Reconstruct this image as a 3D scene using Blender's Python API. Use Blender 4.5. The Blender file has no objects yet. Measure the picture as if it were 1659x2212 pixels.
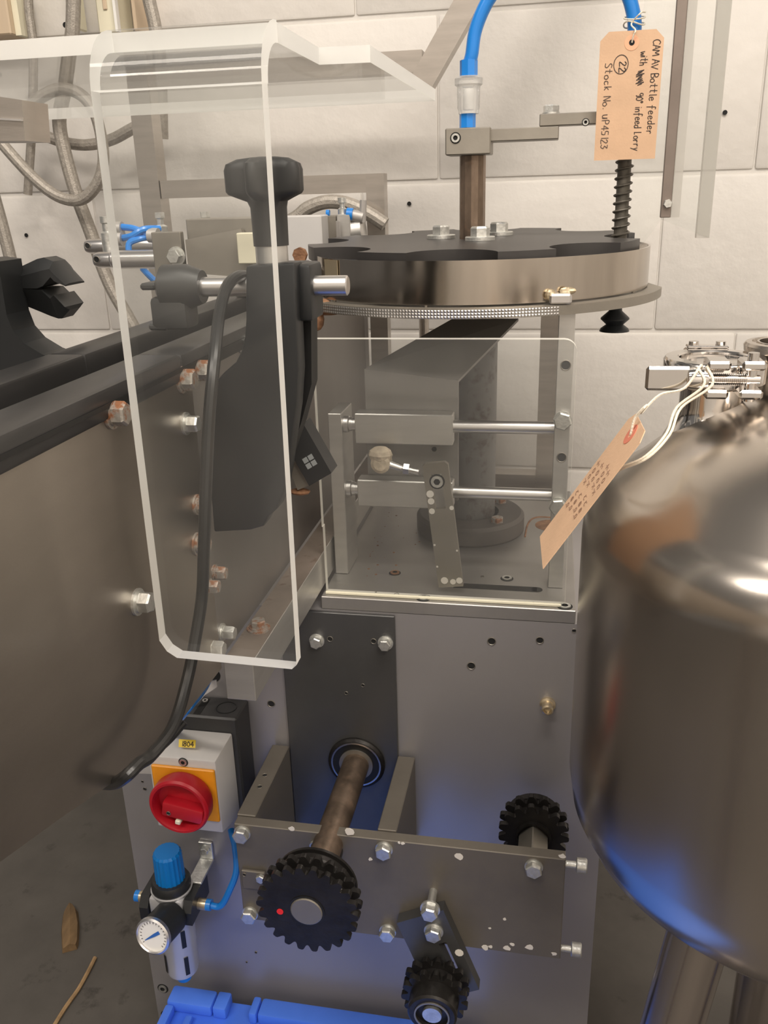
import bpy, bmesh, math, random
from mathutils import Vector, Matrix, Quaternion
random.seed(7)
S = bpy.context.scene
COL = S.collection
PI = math.pi

# ------------------------------------------------------------------ camera
CAM_H = 1.1125
F_PX = 1880.0
YAW, PITCH, ROLL = math.radians(11.2), math.radians(20.2), math.radians(1.7)
fw = Vector((-math.sin(YAW)*math.cos(PITCH), math.cos(YAW)*math.cos(PITCH), -math.sin(PITCH)))
r0 = Vector((math.cos(YAW), math.sin(YAW), 0)); u0 = r0.cross(fw)
rt = r0*math.cos(ROLL) - u0*math.sin(ROLL); up = u0*math.cos(ROLL) + r0*math.sin(ROLL)
cam_d = bpy.data.cameras.new('camera'); cam = bpy.data.objects.new('camera', cam_d); COL.objects.link(cam)
cam_d.sensor_fit = 'AUTO'; cam_d.sensor_width = 36.0; cam_d.lens = F_PX/2212*36.0
cam_d.clip_start = 0.02
cam.matrix_world = Matrix(((rt.x, up.x, -fw.x, 0), (rt.y, up.y, -fw.y, 0), (rt.z, up.z, -fw.z, CAM_H), (0, 0, 0, 1)))
S.camera = cam

def at(px, py, Y=None, Z=None, X=None):
    """world point on the plane Y=, Z= or X= that a measured direction of the photograph meets"""
    d = fw + rt*((px-829.5)/F_PX) - up*((py-1106)/F_PX)
    if Y is not None: t = Y/d.y
    elif Z is not None: t = (Z-CAM_H)/d.z
    else: t = X/d.x
    return Vector((0, 0, CAM_H)) + d*t

# ------------------------------------------------------------------ world, lamps, exposure
w = bpy.data.worlds.new('world'); S.world = w; w.use_nodes = True
w.node_tree.nodes['Background'].inputs[0].default_value = (1.0, 0.93, 0.86, 1)
w.node_tree.nodes['Background'].inputs[1].default_value = 0.16
def area(name, loc, target, sx, sy, power, col=(1, 0.91, 0.81)):
    L = bpy.data.lights.new(name, 'AREA'); L.shape = 'RECTANGLE'; L.size = sx; L.size_y = sy; L.energy = power; L.color = col
    o = bpy.data.objects.new(name, L); COL.objects.link(o); o.location = loc
    o.rotation_euler = (Vector(target)-Vector(loc)).to_track_quat('-Z', 'Y').to_euler()
    return o
area('ceiling_lamp', (0.25, 0.10, 2.75), (0.25, 0.10, 0), 1.5, 0.30, 35)
area('ceiling_lamp', (-1.1, -0.8, 2.75), (-1.1, -0.8, 0), 1.5, 0.30, 35)
area('ceiling_lamp', (1.0, -1.0, 2.75), (1.0, -1.0, 0), 1.5, 0.60, 47)
S.view_settings.view_transform = 'Standard'; S.view_settings.look = 'None'
S.view_settings.exposure = 0.08; S.view_settings.gamma = 1.0; S.view_settings.use_curve_mapping = False

# ------------------------------------------------------------------ materials
MATS = {}
def mat(name, base, rough=0.5, metal=0.0, var=0.0, vscale=8.0, bump=0.0, bscale=60.0, stretch=None, spots=None, spec=None, col2=None, rvar=0.0, trans=0.0, coat=0.0, det=6):
    m = bpy.data.materials.new(name); m.use_nodes = True; nt = m.node_tree; N = nt.nodes; L = nt.links
    b = N['Principled BSDF']; b.inputs['Base Color'].default_value = (*base, 1); b.inputs['Roughness'].default_value = rough; b.inputs['Metallic'].default_value = metal
    if spec is not None: b.inputs['Specular IOR Level'].default_value = spec
    if trans: b.inputs['Transmission Weight'].default_value = trans
    if coat: b.inputs['Coat Weight'].default_value = coat
    tc = N.new('ShaderNodeTexCoord'); vec = tc.outputs['Object']
    if stretch:
        mp = N.new('ShaderNodeMapping'); mp.inputs['Scale'].default_value = stretch; L.new(vec, mp.inputs[0]); vec2 = mp.outputs[0]
    else: vec2 = vec
    colsock = None
    if var or col2:
        n = N.new('ShaderNodeTexNoise'); n.inputs['Scale'].default_value = vscale; n.inputs['Detail'].default_value = det; n.inputs['Roughness'].default_value = 0.6; L.new(vec2, n.inputs['Vector'])
        r = N.new('ShaderNodeValToRGB'); L.new(n.outputs['Fac'], r.inputs[0])
        c2 = col2 if col2 else tuple(min(1, c*(1+var)) for c in base); c1 = base if col2 else tuple(c*(1-var) for c in base)
        r.color_ramp.elements[0].position = 0.35; r.color_ramp.elements[1].position = 0.68
        r.color_ramp.elements[0].color = (*c1, 1); r.color_ramp.elements[1].color = (*c2, 1)
        colsock = r.outputs[0]
        if rvar:
            mr = N.new('ShaderNodeMapRange'); L.new(n.outputs['Fac'], mr.inputs[0]); mr.inputs[1].default_value = .3; mr.inputs[2].default_value = .7
            mr.inputs[3].default_value = max(.02, rough-rvar); mr.inputs[4].default_value = rough+rvar; L.new(mr.outputs[0], b.inputs['Roughness'])
    if spots:
        scol, sscale, lo, hi = spots
        n = N.new('ShaderNodeTexNoise'); n.inputs['Scale'].default_value = sscale; n.inputs['Detail'].default_value = 8; n.inputs['Roughness'].default_value = .65; L.new(vec, n.inputs['Vector'])
        r = N.new('ShaderNodeValToRGB'); r.color_ramp.elements[0].position = lo; r.color_ramp.elements[1].position = hi; L.new(n.outputs['Fac'], r.inputs[0])
        mx = N.new('ShaderNodeMix'); mx.data_type = 'RGBA'; L.new(r.outputs[0], mx.inputs['Factor'])
        if colsock: L.new(colsock, mx.inputs['A'])
        else: mx.inputs['A'].default_value = (*base, 1)
        mx.inputs['B'].default_value = (*scol, 1); colsock = mx.outputs['Result']
        inv = N.new('ShaderNodeMath'); inv.operation = 'MULTIPLY_ADD'; inv.inputs[1].default_value = -metal; inv.inputs[2].default_value = metal
        L.new(r.outputs[0], inv.inputs[0]); L.new(inv.outputs[0], b.inputs['Metallic'])
    if colsock: L.new(colsock, b.inputs['Base Color'])
    if bump:
        n = N.new('ShaderNodeTexNoise'); n.inputs['Scale'].default_value = bscale; n.inputs['Detail'].default_value = 5; L.new(vec2, n.inputs['Vector'])
        bp = N.new('ShaderNodeBump'); bp.inputs['Strength'].default_value = bump; bp.inputs['Distance'].default_value = 0.002; L.new(n.outputs['Fac'], bp.inputs['Height']); L.new(bp.outputs[0], b.inputs['Normal'])
    MATS[name] = m
    return m

mat('wall_paint', (.72, .69, .65), .55, var=.035, vscale=4, bump=.9, bscale=32)
mat('mortar_paint', (.66, .635, .60), .7, var=.05, vscale=9, bump=.6, bscale=60)
mat('floor_concrete', (.080, .072, .064), .75, var=.22, vscale=5, bump=.25, bscale=50, spots=((.035, .03, .026), 14, .62, .72))
mat('grey_paint', (.36, .345, .35), .33, .45, var=.03, vscale=6, bump=.03, bscale=400, spec=.7)
mat('aluminium', (.62, .605, .58), .42, .9, var=.06, vscale=14, bump=.05, bscale=160, stretch=(1, 1, 6))
mat('plate_steel', (.40, .385, .37), .42, .75, var=.08, vscale=9, spots=((.10, .07, .045), 26, .68, .74))
mat('galvanised', (.33, .305, .265), .48, .8, var=.12, vscale=10, rvar=.08, bump=.05, bscale=200)
mat('arm_steel', (.27, .255, .24), .5, .35, var=.08, vscale=6, spots=((.08, .06, .045), 30, .70, .76))
mat('bracket_steel', (.155, .138, .115), .50, .35, var=.14, vscale=9, rvar=.06, bump=.05, bscale=200)
mat('dark_plate', (.125, .125, .125), .42, .7, var=.12, vscale=7)
mat('conveyor_steel', (.36, .325, .285), .36, .95, var=.08, vscale=5, stretch=(1, 1, 3), rvar=.06, bump=.03, bscale=300)
mat('rear_steel', (.33, .31, .295), .42, .85, var=.10, vscale=4, spots=((.20, .10, .05), 9, .66, .78))
mat('brushed_tube', (.50, .46, .42), .33, .95, var=.08, vscale=12, bump=.04, bscale=240, stretch=(1, 1, 8))
mat('tank_chrome', (.66, .62, .57), .16, 1.0, var=.06, vscale=9)
mat('bright_steel', (.72, .70, .69), .33, 1.0, var=.05, vscale=20)
mat('ring_steel', (.48, .43, .375), .17, 1.0, var=.28, vscale=7, stretch=(1, 1, .12), rvar=.08)  # vertical streaks in the colour stand in for reflected dark bands
mat('shaft_rust', (.21, .155, .115), .38, .75, var=.4, vscale=14, stretch=(3, 3, 1), spots=((.10, .055, .03), 60, .55, .7))
mat('zinc', (.66, .66, .63), .38, .85, var=.15, vscale=120, bump=.2, bscale=300)
mat('rusty_bolt', (.43, .40, .36), .5, .6, var=.2, vscale=90, spots=((.24, .10, .045), 110, .47, .58), bump=.3, bscale=300)
mat('rust_film', (.23, .19, .16), .55, .4, var=.15, vscale=20, spots=((.10, .055, .035), 45, .58, .68))
mat('tag_faint', (.38, .235, .16), .75)
mat('rust', (.17, .08, .042), .85, 0, col2=(.36, .19, .10), vscale=90, bump=.6, bscale=200)
mat('column_paint', (.17, .165, .16), .5, .35, var=.15, vscale=7, spots=((.075, .06, .05), 55, .52, .66))
mat('flange_paint', (.10, .088, .08), .6, .2, var=.2, vscale=12, spots=((.30, .25, .18), 70, .66, .74))
mat('black_plastic', (.016, .017, .018), .42)
mat('grey_black_plastic', (.036, .036, .036), .45)
mat('rail_plastic', (.030, .029, .029), .38, var=.2, vscale=30, stretch=(1, .1, 1))
mat('star_plastic', (.040, .037, .036), .40, var=.12, vscale=18)
mat('black_oxide', (.028, .0255, .024), .34, .55, var=.3, vscale=40, bump=.15, bscale=160)
mat('cable_black', (.02, .02, .02), .32)
mat('seal_black', (.008, .008, .008), .5)
mat('hole_dark', (.012, .012, .012), .8)
mat('blue_pneumatic', (.0, .16, .50), .38)
mat('blue_tube', (.012, .21, .66), .30, coat=.2)
mat('blue_crate', (.07, .20, .82), .40, var=.06, vscale=10, bump=.06, bscale=300)
mat('red_plastic', (.42, .008, .018), .38, var=.08, vscale=25)
mat('yellow_plate', (.80, .32, .015), .42, var=.10, vscale=22, spots=((.28, .12, .03), 40, .64, .74))
mat('white_plastic', (.56, .545, .53), .42, var=.03, vscale=20)
mat('cream_plastic', (.76, .72, .56), .45, var=.03, vscale=30)
mat('sticker_yellow', (.85, .62, .05), .5)
mat('ink', (.055, .04, .035), .7)
mat('faint_ink', (.10, .07, .055), .7)
mat('silver_paint', (.56, .56, .57), .36, .45, var=.05, vscale=20)
mat('white_dial', (.80, .79, .76), .35)
mat('dial_blue', (.03, .13, .45), .4)
mat('brass', (.62, .52, .36), .32, .8)
mat('tag_card', (.62, .41, .265), .75, var=.07, vscale=25, bump=.1, bscale=500)
mat('tag_ring', (.78, .42, .26), .75)
mat('tag_ring_red', (.62, .20, .13), .75)
mat('string_cotton', (.82, .75, .62), .85, bump=.4, bscale=900)
mat('chrome', (.74, .71, .68), .10, 1.0)
mat('tank_steel', (.58, .53, .475), .25, 1.0, var=.10, vscale=4, rvar=.05, det=1.5)
mat('leg_steel', (.55, .50, .46), .20, 1.0, var=.06, vscale=6)
mat('braid', (.36, .33, .29), .5, .4, var=.16, vscale=200, bump=.35, bscale=520)
mat('cover_card', (.58, .46, .33), .6)
mat('wood', (.20, .125, .06), .8, var=.4, vscale=30, stretch=(1, .2, 1), bump=.3, bscale=120)
mat('dry_stalk', (.34, .22, .11), .8, var=.3, vscale=40)
mat('paint_chip', (.76, .72, .66), .7)
mat('white_tape', (.56, .47, .36), .6, var=.25, vscale=70, bump=.6, bscale=160)
mat('soft_grey', (.45, .43, .41), .5, .5)
mat('red_mark', (.75, .02, .02), .5)
mat('dark_strip', (.24, .20, .175), .45, .6, var=.15, vscale=12)
mat('spring_dark', (.12, .108, .09), .5, .4, var=.25, vscale=60)
mat('suction_rubber', (.022, .026, .030), .45)
mat('lens_glass', (.32, .34, .34), .1)

def acrylic(name, haze, gloss=.9):
    m = bpy.data.materials.new(name); m.use_nodes = True; nt = m.node_tree; N = nt.nodes; L = nt.links
    N.remove(N['Principled BSDF']); out = N['Material Output']
    tr = N.new('ShaderNodeBsdfTransparent'); tr.inputs[0].default_value = (.97, .975, .97, 1)
    df = N.new('ShaderNodeBsdfDiffuse'); df.inputs[0].default_value = (.85, .84, .82, 1)
    gl = N.new('ShaderNodeBsdfGlossy'); gl.inputs[1].default_value = .03
    fr = N.new('ShaderNodeFresnel'); fr.inputs[0].default_value = 1.45
    tc = N.new('ShaderNodeTexCoord'); n = N.new('ShaderNodeTexNoise'); n.inputs['Scale'].default_value = 9; n.inputs['Detail'].default_value = 4; L.new(tc.outputs['Object'], n.inputs['Vector'])
    mr = N.new('ShaderNodeMapRange'); mr.inputs[1].default_value = .35; mr.inputs[2].default_value = .7; mr.inputs[3].default_value = haze*.6; mr.inputs[4].default_value = haze*1.5; L.new(n.outputs['Fac'], mr.inputs[0])
    m1 = N.new('ShaderNodeMixShader'); L.new(mr.outputs[0], m1.inputs[0]); L.new(tr.outputs[0], m1.inputs[1]); L.new(df.outputs[0], m1.inputs[2])
    mu = N.new('ShaderNodeMath'); mu.operation = 'MULTIPLY'; mu.inputs[1].default_value = gloss; L.new(fr.outputs[0], mu.inputs[0])
    m2 = N.new('ShaderNodeMixShader'); L.new(mu.outputs[0], m2.inputs[0]); L.new(m1.outputs[0], m2.inputs[1]); L.new(gl.outputs[0], m2.inputs[2])
    L.new(m2.outputs[0], out.inputs[0]); MATS[name] = m
def acrylic_edge(name, col, t):
    m = bpy.data.materials.new(name); m.use_nodes = True; nt = m.node_tree; N = nt.nodes; L = nt.links
    N.remove(N['Principled BSDF']); out = N['Material Output']
    tr = N.new('ShaderNodeBsdfTransparent'); df = N.new('ShaderNodeBsdfDiffuse'); df.inputs[0].default_value = (*col, 1)
    tl = N.new('ShaderNodeBsdfTranslucent'); tl.inputs[0].default_value = (*col, 1)
    a = N.new('ShaderNodeAddShader'); L.new(df.outputs[0], a.inputs[0]); L.new(tl.outputs[0], a.inputs[1])
    m1 = N.new('ShaderNodeMixShader'); m1.inputs[0].default_value = 1-t; L.new(tr.outputs[0], m1.inputs[1]); L.new(a.outputs[0], m1.inputs[2])
    L.new(m1.outputs[0], out.inputs[0]); MATS[name] = m
acrylic('acrylic', .022, .45)
acrylic('acrylic_thin', .035, .45)
acrylic('filter_clear', .32, .6)
acrylic_edge('acrylic_edge', (.53, .53, .515), .08)
acrylic_edge('acrylic_strip', (.36, .35, .33), .40)
acrylic_edge('acrylic_thin_edge', (.58, .57, .53), .1)

# ------------------------------------------------------------------ geometry collector
class G:
    def __init__(s): s.v = []; s.f = []; s.m = []
    def add(s, vs, fs, mi=0):
        o = len(s.v); s.v += [Vector(p) for p in vs]; s.f += [[i+o for i in f] for f in fs]; s.m += [mi]*len(fs)
        return s
    def box(s, a, b, bev=0.0, M=None, mi=0):
        x0, x1 = sorted((a[0], b[0])); y0, y1 = sorted((a[1], b[1])); z0, z1 = sorted((a[2], b[2]))
        bm = bmesh.new(); bmesh.ops.create_cube(bm, size=1)
        for q in bm.verts: q.co = Vector((x0+(q.co.x+.5)*(x1-x0), y0+(q.co.y+.5)*(y1-y0), z0+(q.co.z+.5)*(z1-z0)))
        if bev: bmesh.ops.bevel(bm, geom=bm.edges[:], offset=bev, segments=(1 if bev < .0025 else 2), affect='EDGES', profile=.5)
        return s._bm(bm, M, mi)
    def _bm(s, bm, M=None, mi=0):
        bm.verts.index_update(); vs = [(M @ q.co if M else q.co.copy()) for q in bm.verts]; fs = [[q.index for q in f.verts] for f in bm.faces]; bm.free()
        return s.add(vs, fs, mi)
    def cyl(s, p, q, r, n=20, r2=None, cap=True, mi=0, mcap=None):
        p = Vector(p); q = Vector(q); ax = (q-p).normalized(); r2 = r if r2 is None else r2
        a = ax.orthogonal().normalized(); b = ax.cross(a); vs = []
        for c, rr in ((p, r), (q, r2)):
            for i in range(n):
                t = 2*PI*i/n; vs.append(c+(a*math.cos(t)+b*math.sin(t))*rr)
        fs = [[i, (i+1) % n, n+(i+1) % n, n+i] for i in range(n)]
        s.add(vs, fs, mi)
        if cap: s.add(vs, [list(range(n))[::-1], list(range(n, 2*n))], mi if mcap is None else mcap)
        return s
    def tube(s, pts, r, n=10, smooth=0, cap=True):
        P = [Vector(p) for p in pts]
        if smooth: P = spline(P, smooth)
        rr = r if hasattr(r, '__len__') else [r]*len(P)
        t0 = (P[1]-P[0]).normalized(); a = t0.orthogonal().normalized(); vs = []
        for i, p in enumerate(P):
            t = (P[min(i+1, len(P)-1)]-P[max(i-1, 0)]).normalized()
            a = (a - t*a.dot(t)).normalized(); b = t.cross(a)
            for k in range(n):
                an = 2*PI*k/n; vs.append(p+(a*math.cos(an)+b*math.sin(an))*rr[i if len(rr) == len(P) else 0])
        fs = []
        for i in range(len(P)-1):
            for k in range(n): fs.append([i*n+k, i*n+(k+1) % n, (i+1)*n+(k+1) % n, (i+1)*n+k])
        if cap: fs.append(list(range(n))[::-1]); fs.append([(len(P)-1)*n+k for k in range(n)])
        return s.add(vs, fs)
    def lathe(s, base, axis, prof, n=32, mi=0, a0=0, a1=2*PI, rib=None):
        """prof: list of (radius, height along axis)"""
        base = Vector(base); ax = Vector(axis).normalized()
        a = Vector((1, 0, 0)); a = (a-ax*a.dot(ax)); a = a.normalized() if a.length > .2 else ax.orthogonal().normalized()
        b = ax.cross(a); full = abs(a1-a0-2*PI) < 1e-6; cnt = n if full else n+1; vs = []
        for (r, h) in prof:
            for i in range(cnt):
                t = a0+(a1-a0)*i/n; q = r*(1 if not rib or i % 2 else rib)
                vs.append(base+ax*h+(a*math.cos(t)+b*math.sin(t))*q)
        fs = []
        for j in range(len(prof)-1):
            for i in range(n):
                k = (i+1) % cnt if full else i+1
                fs.append([j*cnt+i, j*cnt+k, (j+1)*cnt+k, (j+1)*cnt+i])
        return s.add(vs, fs, mi)
    def prism(s, poly, d, mi=0, mside=None):
        """poly: list of 3D points (planar), d: extrusion vector"""
        P = [Vector(p) for p in poly]; d = Vector(d); n = len(P)
        nrm = Vector((0, 0, 0))
        for i in range(n): nrm += P[i].cross(P[(i+1) % n])
        if nrm.dot(d) > 0: P = P[::-1]
        s.add(P+[p+d for p in P], [list(range(n)), [n+i for i in range(n)][::-1]], mi)
        s.add(P+[p+d for p in P], [[i, n+i, n+(i+1) % n, (i+1) % n] for i in range(n)], mi if mside is None else mside)
        return s
    def ball(s, c, r, n=12, sc=(1, 1, 1)):
        bm = bmesh.new(); bmesh.ops.create_uvsphere(bm, u_segments=n, v_segments=max(6, n//2), radius=r)
        for q in bm.verts: q.co = Vector((q.co.x*sc[0], q.co.y*sc[1], q.co.z*sc[2]))+Vector(c)
        return s._bm(bm)
def spline(P, k):
    out = []
    Q = [P[0]*2-P[1]]+P+[P[-1]*2-P[-2]]
    for i in range(1, len(Q)-2):
        for j in range(k):
            t = j/k; a, b, c, d = Q[i-1], Q[i], Q[i+1], Q[i+2]
            out.append(.5*((2*b)+(c-a)*t+(2*a-5*b+4*c-d)*t*t+(3*b-a-3*c+d)*t**3))
    out.append(P[-1]); return out

WL = {}
def mesh_of(g, name, mats, smooth=28, origin=Vector((0, 0, 0))):
    me = bpy.data.meshes.new(name); me.from_pydata([tuple(p-origin) for p in g.v], [], g.f)
    for m in (mats if isinstance(mats, (list, tuple)) else [mats]): me.materials.append(MATS[m])
    me.polygons.foreach_set('material_index', g.m); me.update()
    bm = bmesh.new(); bm.from_mesh(me); bmesh.ops.remove_doubles(bm, verts=bm.verts[:], dist=1e-6); bmesh.ops.recalc_face_normals(bm, faces=bm.faces[:]); bm.to_mesh(me); bm.free()
    if smooth:
        me.shade_smooth(); me.set_sharp_from_angle(angle=math.radians(smooth))
    return me
def link(o, parent, wl):
    COL.objects.link(o); WL[o.name] = Vector(wl)
    if parent: o.parent = parent; o.location = Vector(wl)-WL[parent.name]
    else: o.location = wl
    return o
def obj(name, g, mats, parent=None, smooth=28, origin=None, label=None):
    if origin is None:
        xs = [p.x for p in g.v]; ys = [p.y for p in g.v]; zs = [p.z for p in g.v]
        origin = Vector(((min(xs)+max(xs))/2, (min(ys)+max(ys))/2, min(zs)))
    o = bpy.data.objects.new(name, mesh_of(g, name, mats, smooth, Vector(origin)))
    if label: o['label'] = label
    return link(o, parent, origin)
def tag(o, label, cat, group=None, kind=None):
    if label: o['label'] = label
    if cat: o['category'] = cat
    if group: o['group'] = group
    if kind: o['kind'] = kind
    return o
def thing(name, loc, label, cat, group=None):
    o = bpy.data.objects.new(name, None); o.empty_display_size = .02
    link(o, None, Vector(loc)); return tag(o, label, cat, group)
CACHE = {}
def inst(name, key, build, mats, parent, pos, axis, spin=0, label=None):
    """a small repeated part that shares its mesh; its local +Z points along axis"""
    if key not in CACHE: CACHE[key] = mesh_of(build(), name, mats)
    o = bpy.data.objects.new(name, CACHE[key]); link(o, parent, Vector(pos))
    o.rotation_mode = 'QUATERNION'; o.rotation_quaternion = Vector(axis).to_track_quat('Z', 'Y') @ Quaternion((0, 0, 1), spin)
    if label: o['label'] = label
    return o
def hexhead(af, h, r_shank=0, l_shank=0):
    g = G(); R = af/math.sqrt(3)
    g.lathe((0, 0, 0), (0, 0, 1), [(0, 0), (R, 0), (R, h*.82), (R*.86, h), (0, h)], n=6)
    return g
def washer_g(r, t):
    return G().lathe((0, 0, 0), (0, 0, 1), [(0, 0), (r, 0), (r, t), (0, t)], n=20)
def bolt(parent, pos, axis=(0, -1, 0), af=.013, h=.006, m='zinc', washer=None, spring=True, spin=None, name='hex_bolt', label=None, stand=0):
    ax = Vector(axis).normalized(); pos = Vector(pos); off = stand
    w_t = .0016 if washer else 0
    b = inst(name, ('hex', af, h, m), lambda: hexhead(af, h), m, parent, pos+ax*(off+w_t*(2 if spring and washer else 1)), axis, random.random()*1.0 if spin is None else spin, label)
    if washer:
        wo = bpy.data.objects.new('washer', CACHE.setdefault(('wash', washer, m), mesh_of(washer_g(washer, w_t), 'washer', m)))
        COL.objects.link(wo); wo.parent = b; wo.location = (0, 0, -w_t*(2 if spring else 1)); WL[wo.name] = WL[b.name]
        if spring:
            so = bpy.data.objects.new('spring_washer', CACHE.setdefault(('wash', washer*.8, m), mesh_of(washer_g(washer*.8, w_t), 'spring_washer', m)))
            COL.objects.link(so); so.parent = b; so.location = (0, 0, -w_t); WL[so.name] = WL[b.name]
    return b
def hole(parent, pos, axis=(0, -1, 0), r=.004, name='tapped_hole'):
    def bld():
        g = G(); g.lathe((0, 0, 0), (0, 0, 1), [(r*1.12, 0), (r*1.12, .0006), (r, .0008), (r*.9, .0002)], n=16); g.lathe((0, 0, 0), (0, 0, 1), [(r*.9, .0002), (0, .0002)], n=16, mi=1); return g
    return inst(name, ('hole', r), bld, ['galvanised', 'hole_dark'], parent, pos, axis)
def socket_screw(parent, pos, axis=(0, 0, 1), r=.0055, m='zinc', name='socket_screw'):
    def bld():
        g = G(); g.lathe((0, 0, 0), (0, 0, 1), [(r*1.3, 0), (r*1.3, .0004), (r*1.05, .0004)], n=20, mi=1)
        g.lathe((0, 0, 0), (0, 0, 1), [(r, 0), (r, .0016), (r*.55, .0016)], n=20); g.lathe((0, 0, 0), (0, 0, 1), [(r*.55, .0016), (r*.5, .0004), (0, .0004)], n=6, mi=1); return g
    return inst(name, ('sock', r, m), bld, [m, 'hole_dark'], parent, pos, axis)

# ================================================================== the room
WALL_Y = 1.40
wall = obj('wall_back', G().box((-2.2, WALL_Y+.0035, 0), (1.6, WALL_Y+.12, 2.7)), 'mortar_paint', smooth=0)
tag(wall, 'white painted blockwork wall behind the machine', 'wall', kind='structure')
bl_g = G().box((-.2243, 0, -.1098), (.2243, .05, .1098), .0040)
bl_me = mesh_of(bl_g, 'block', 'wall_paint')
half = {}
for row in range(12):
    z = row*.225+.1125; off = (-.1777 if row % 2 else .1524) % .45
    x = -2.2+((off+2.2) % .45)-.45
    while x < 1.6:
        a, b = max(x, -2.2), min(x+.45, 1.6)
        if b-a > .03:
            if b-a > .449: me = bl_me; cx = x+.225
            else:
                g = G().box((-(b-a)/2+.0007, 0, -.1098), ((b-a)/2-.0007, .05, .1098), .0040); me = mesh_of(g, 'block', 'wall_paint'); cx = (a+b)/2
            o = bpy.data.objects.new('block', me); link(o, wall, (cx, WALL_Y+random.uniform(-.0008, .0008), z))
        x += .45
fl = obj('floor', G().box((-2.2, -2.0, -.1), (1.6, WALL_Y+.006, 0)), 'floor_concrete', smooth=0)
tag(fl, 'dirty grey concrete floor under the machine', 'floor', kind='structure')

wr_ = obj('wall_right', G().box((1.60, -2.0, 0), (1.72, WALL_Y+.12, 2.7)), 'wall_paint', smooth=0); tag(wr_, 'white painted side wall beyond the tank', 'wall', kind='structure')
wb_ = obj('wall_rear', G().box((-2.2, -2.12, 0), (1.72, -2.0, 2.7)), 'wall_paint', smooth=0); tag(wb_, 'white painted wall behind the camera', 'wall', kind='structure')
# drilled fixings left in the wall
for k, (px, py, lab) in enumerate(((884, 440, 'small drilled plug hole in the white wall right of the steel frame'), (1566, 243, 'tiny dark plug hole in the white wall by the right guard strip'), (57, 508, 'tiny plug hole in the wall above the left clamp'))):
    p = at(px, py, Y=WALL_Y-.0015)
    g = G().lathe(p, (0, -1, 0), [(0, .0006), (.0028, .0006), (.0032, .001), (.0032, 0)], n=14)
    tag(obj('wall_plug', g, ['hole_dark'], smooth=0), lab, 'wall plug', 'plug holes in the wall')

# ================================================================== machine cabinet
YP = .82
cab = thing('machine_cabinet', (-.21, 1.03, 0), 'light grey machine cabinet with drilled front panel behind the sprocket bracket', 'cabinet')
XL, XR, ZT = -.505, .0747, .690
poly = [(XL, YP, .005), (XR, YP, .005), (XR, YP, ZT), (-.38, YP, ZT), (-.40, YP, .455), (-.49, YP, .448), (XL, YP, .436)]
obj('front_panel', G().prism(poly, (0, .004, 0)), 'grey_paint', cab, smooth=0)
obj('body', G().box((-.40, YP+.0041, .005), (XR-.001, 1.19, ZT), .003).box((XL+.002, YP+.0041, .005), (-.401, 1.19, .434), .003), 'grey_paint', cab)
dx0, dx1, dz0, dz1 = -.2812, -.1535, .400, .6885
dp = obj('mounting_plate', G().box((dx0, YP-.005, dz0), (dx1, YP-.0002, dz1), .0008), 'dark_plate', cab, label='dark grey mounting plate')
for px, py in ((685, 1383), (833, 1388)):
    bolt(dp, at(px, py, Y=YP-.005), washer=.0085, af=.012)
for px, py, r in ((713, 1380, .003), (807, 1385, .003), (784, 1480, .002), (748, 1497, .002)):
    hole(dp, at(px, py, Y=YP-.0051), r=r)
for px, py, r in ((1062, 1385, .0042), (1166, 1383, .0038), (1018, 1438, .0042), (586, 1520, .0042), (308, 1688, .0016), (313, 1704, .0022), (553, 2057, .0016), (533, 2078, .0013), (1240, 1362, .002)):
    hole(cab, at(px, py, Y=YP-.0001), r=r)
p = at(1183, 1520, Y=YP)
sp = obj('spacer', G().lathe(p, (0, -1, 0), [(0, 0), (.0085, 0), (.0085, .003), (.0062, .004), (.0062, .013), (.0045, .014), (.0035, .010), (0, .010)], n=18), 'brass', cab)
for px, py in ((352, 2135), (359, 2192)):
    socket_screw(cab, at(px, py, Y=YP-.0001), (0, -1, 0), r=.006)
bc = Vector((-.2017, YP, .4996))
bh = obj('bearing', G().lathe(bc, (0, -1, 0), [(.033, -.002), (.033, .008), (.0305, .010), (.0285, .009), (.0275, .0085)], n=40), 'black_oxide', cab)
obj('outer_race', G().lathe(bc, (0, -1, 0), [(.0290, .0088), (.0290, .0106), (.0272, .0106), (.0272, .0088)], n=40), 'bright_steel', bh)
obj('seal', G().lathe(bc, (0, -1, 0), [(.0272, .0094), (.018, .0094), (.018, .008)], n=40), 'seal_black', bh)
obj('inner_race', G().lathe(bc, (0, -1, 0), [(.0195, .0090), (.0195, .0112), (.0150, .0112)], n=40), 'galvanised', bh)

q = at(459, 1458, Y=YP-.0002)
obj('cable_opening', G().lathe(q, (0, -1, 0), [(.0095, 0), (.0095, .0003), (0, .0003)], n=20), 'hole_dark', cab)
obj('torn_flap', G().prism([at(x, y, Y=.792) for x, y in ((452, 1472), (467, 1470), (469, 1484), (442, 1502), (419, 1528), (416, 1519), (433, 1487))], (0, .0012, .0004)), 'white_plastic', cab, smooth=0, label='torn pale flap below the opening')
# air line and torn opening where it enters the cabinet, below the conveyor
tb = obj('air_tube', G().tube([at(452, 1452, Y=.80), at(447, 1475, Y=.77), at(430, 1502, Y=.73), at(405, 1532, Y=.70), at(380, 1565, Y=.72), at(372, 1590, Y=.80)], .004, 10, 6), 'blue_tube')
tag(tb, 'blue air tube passing under the conveyor side plate behind the black cable', 'tube')

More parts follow.
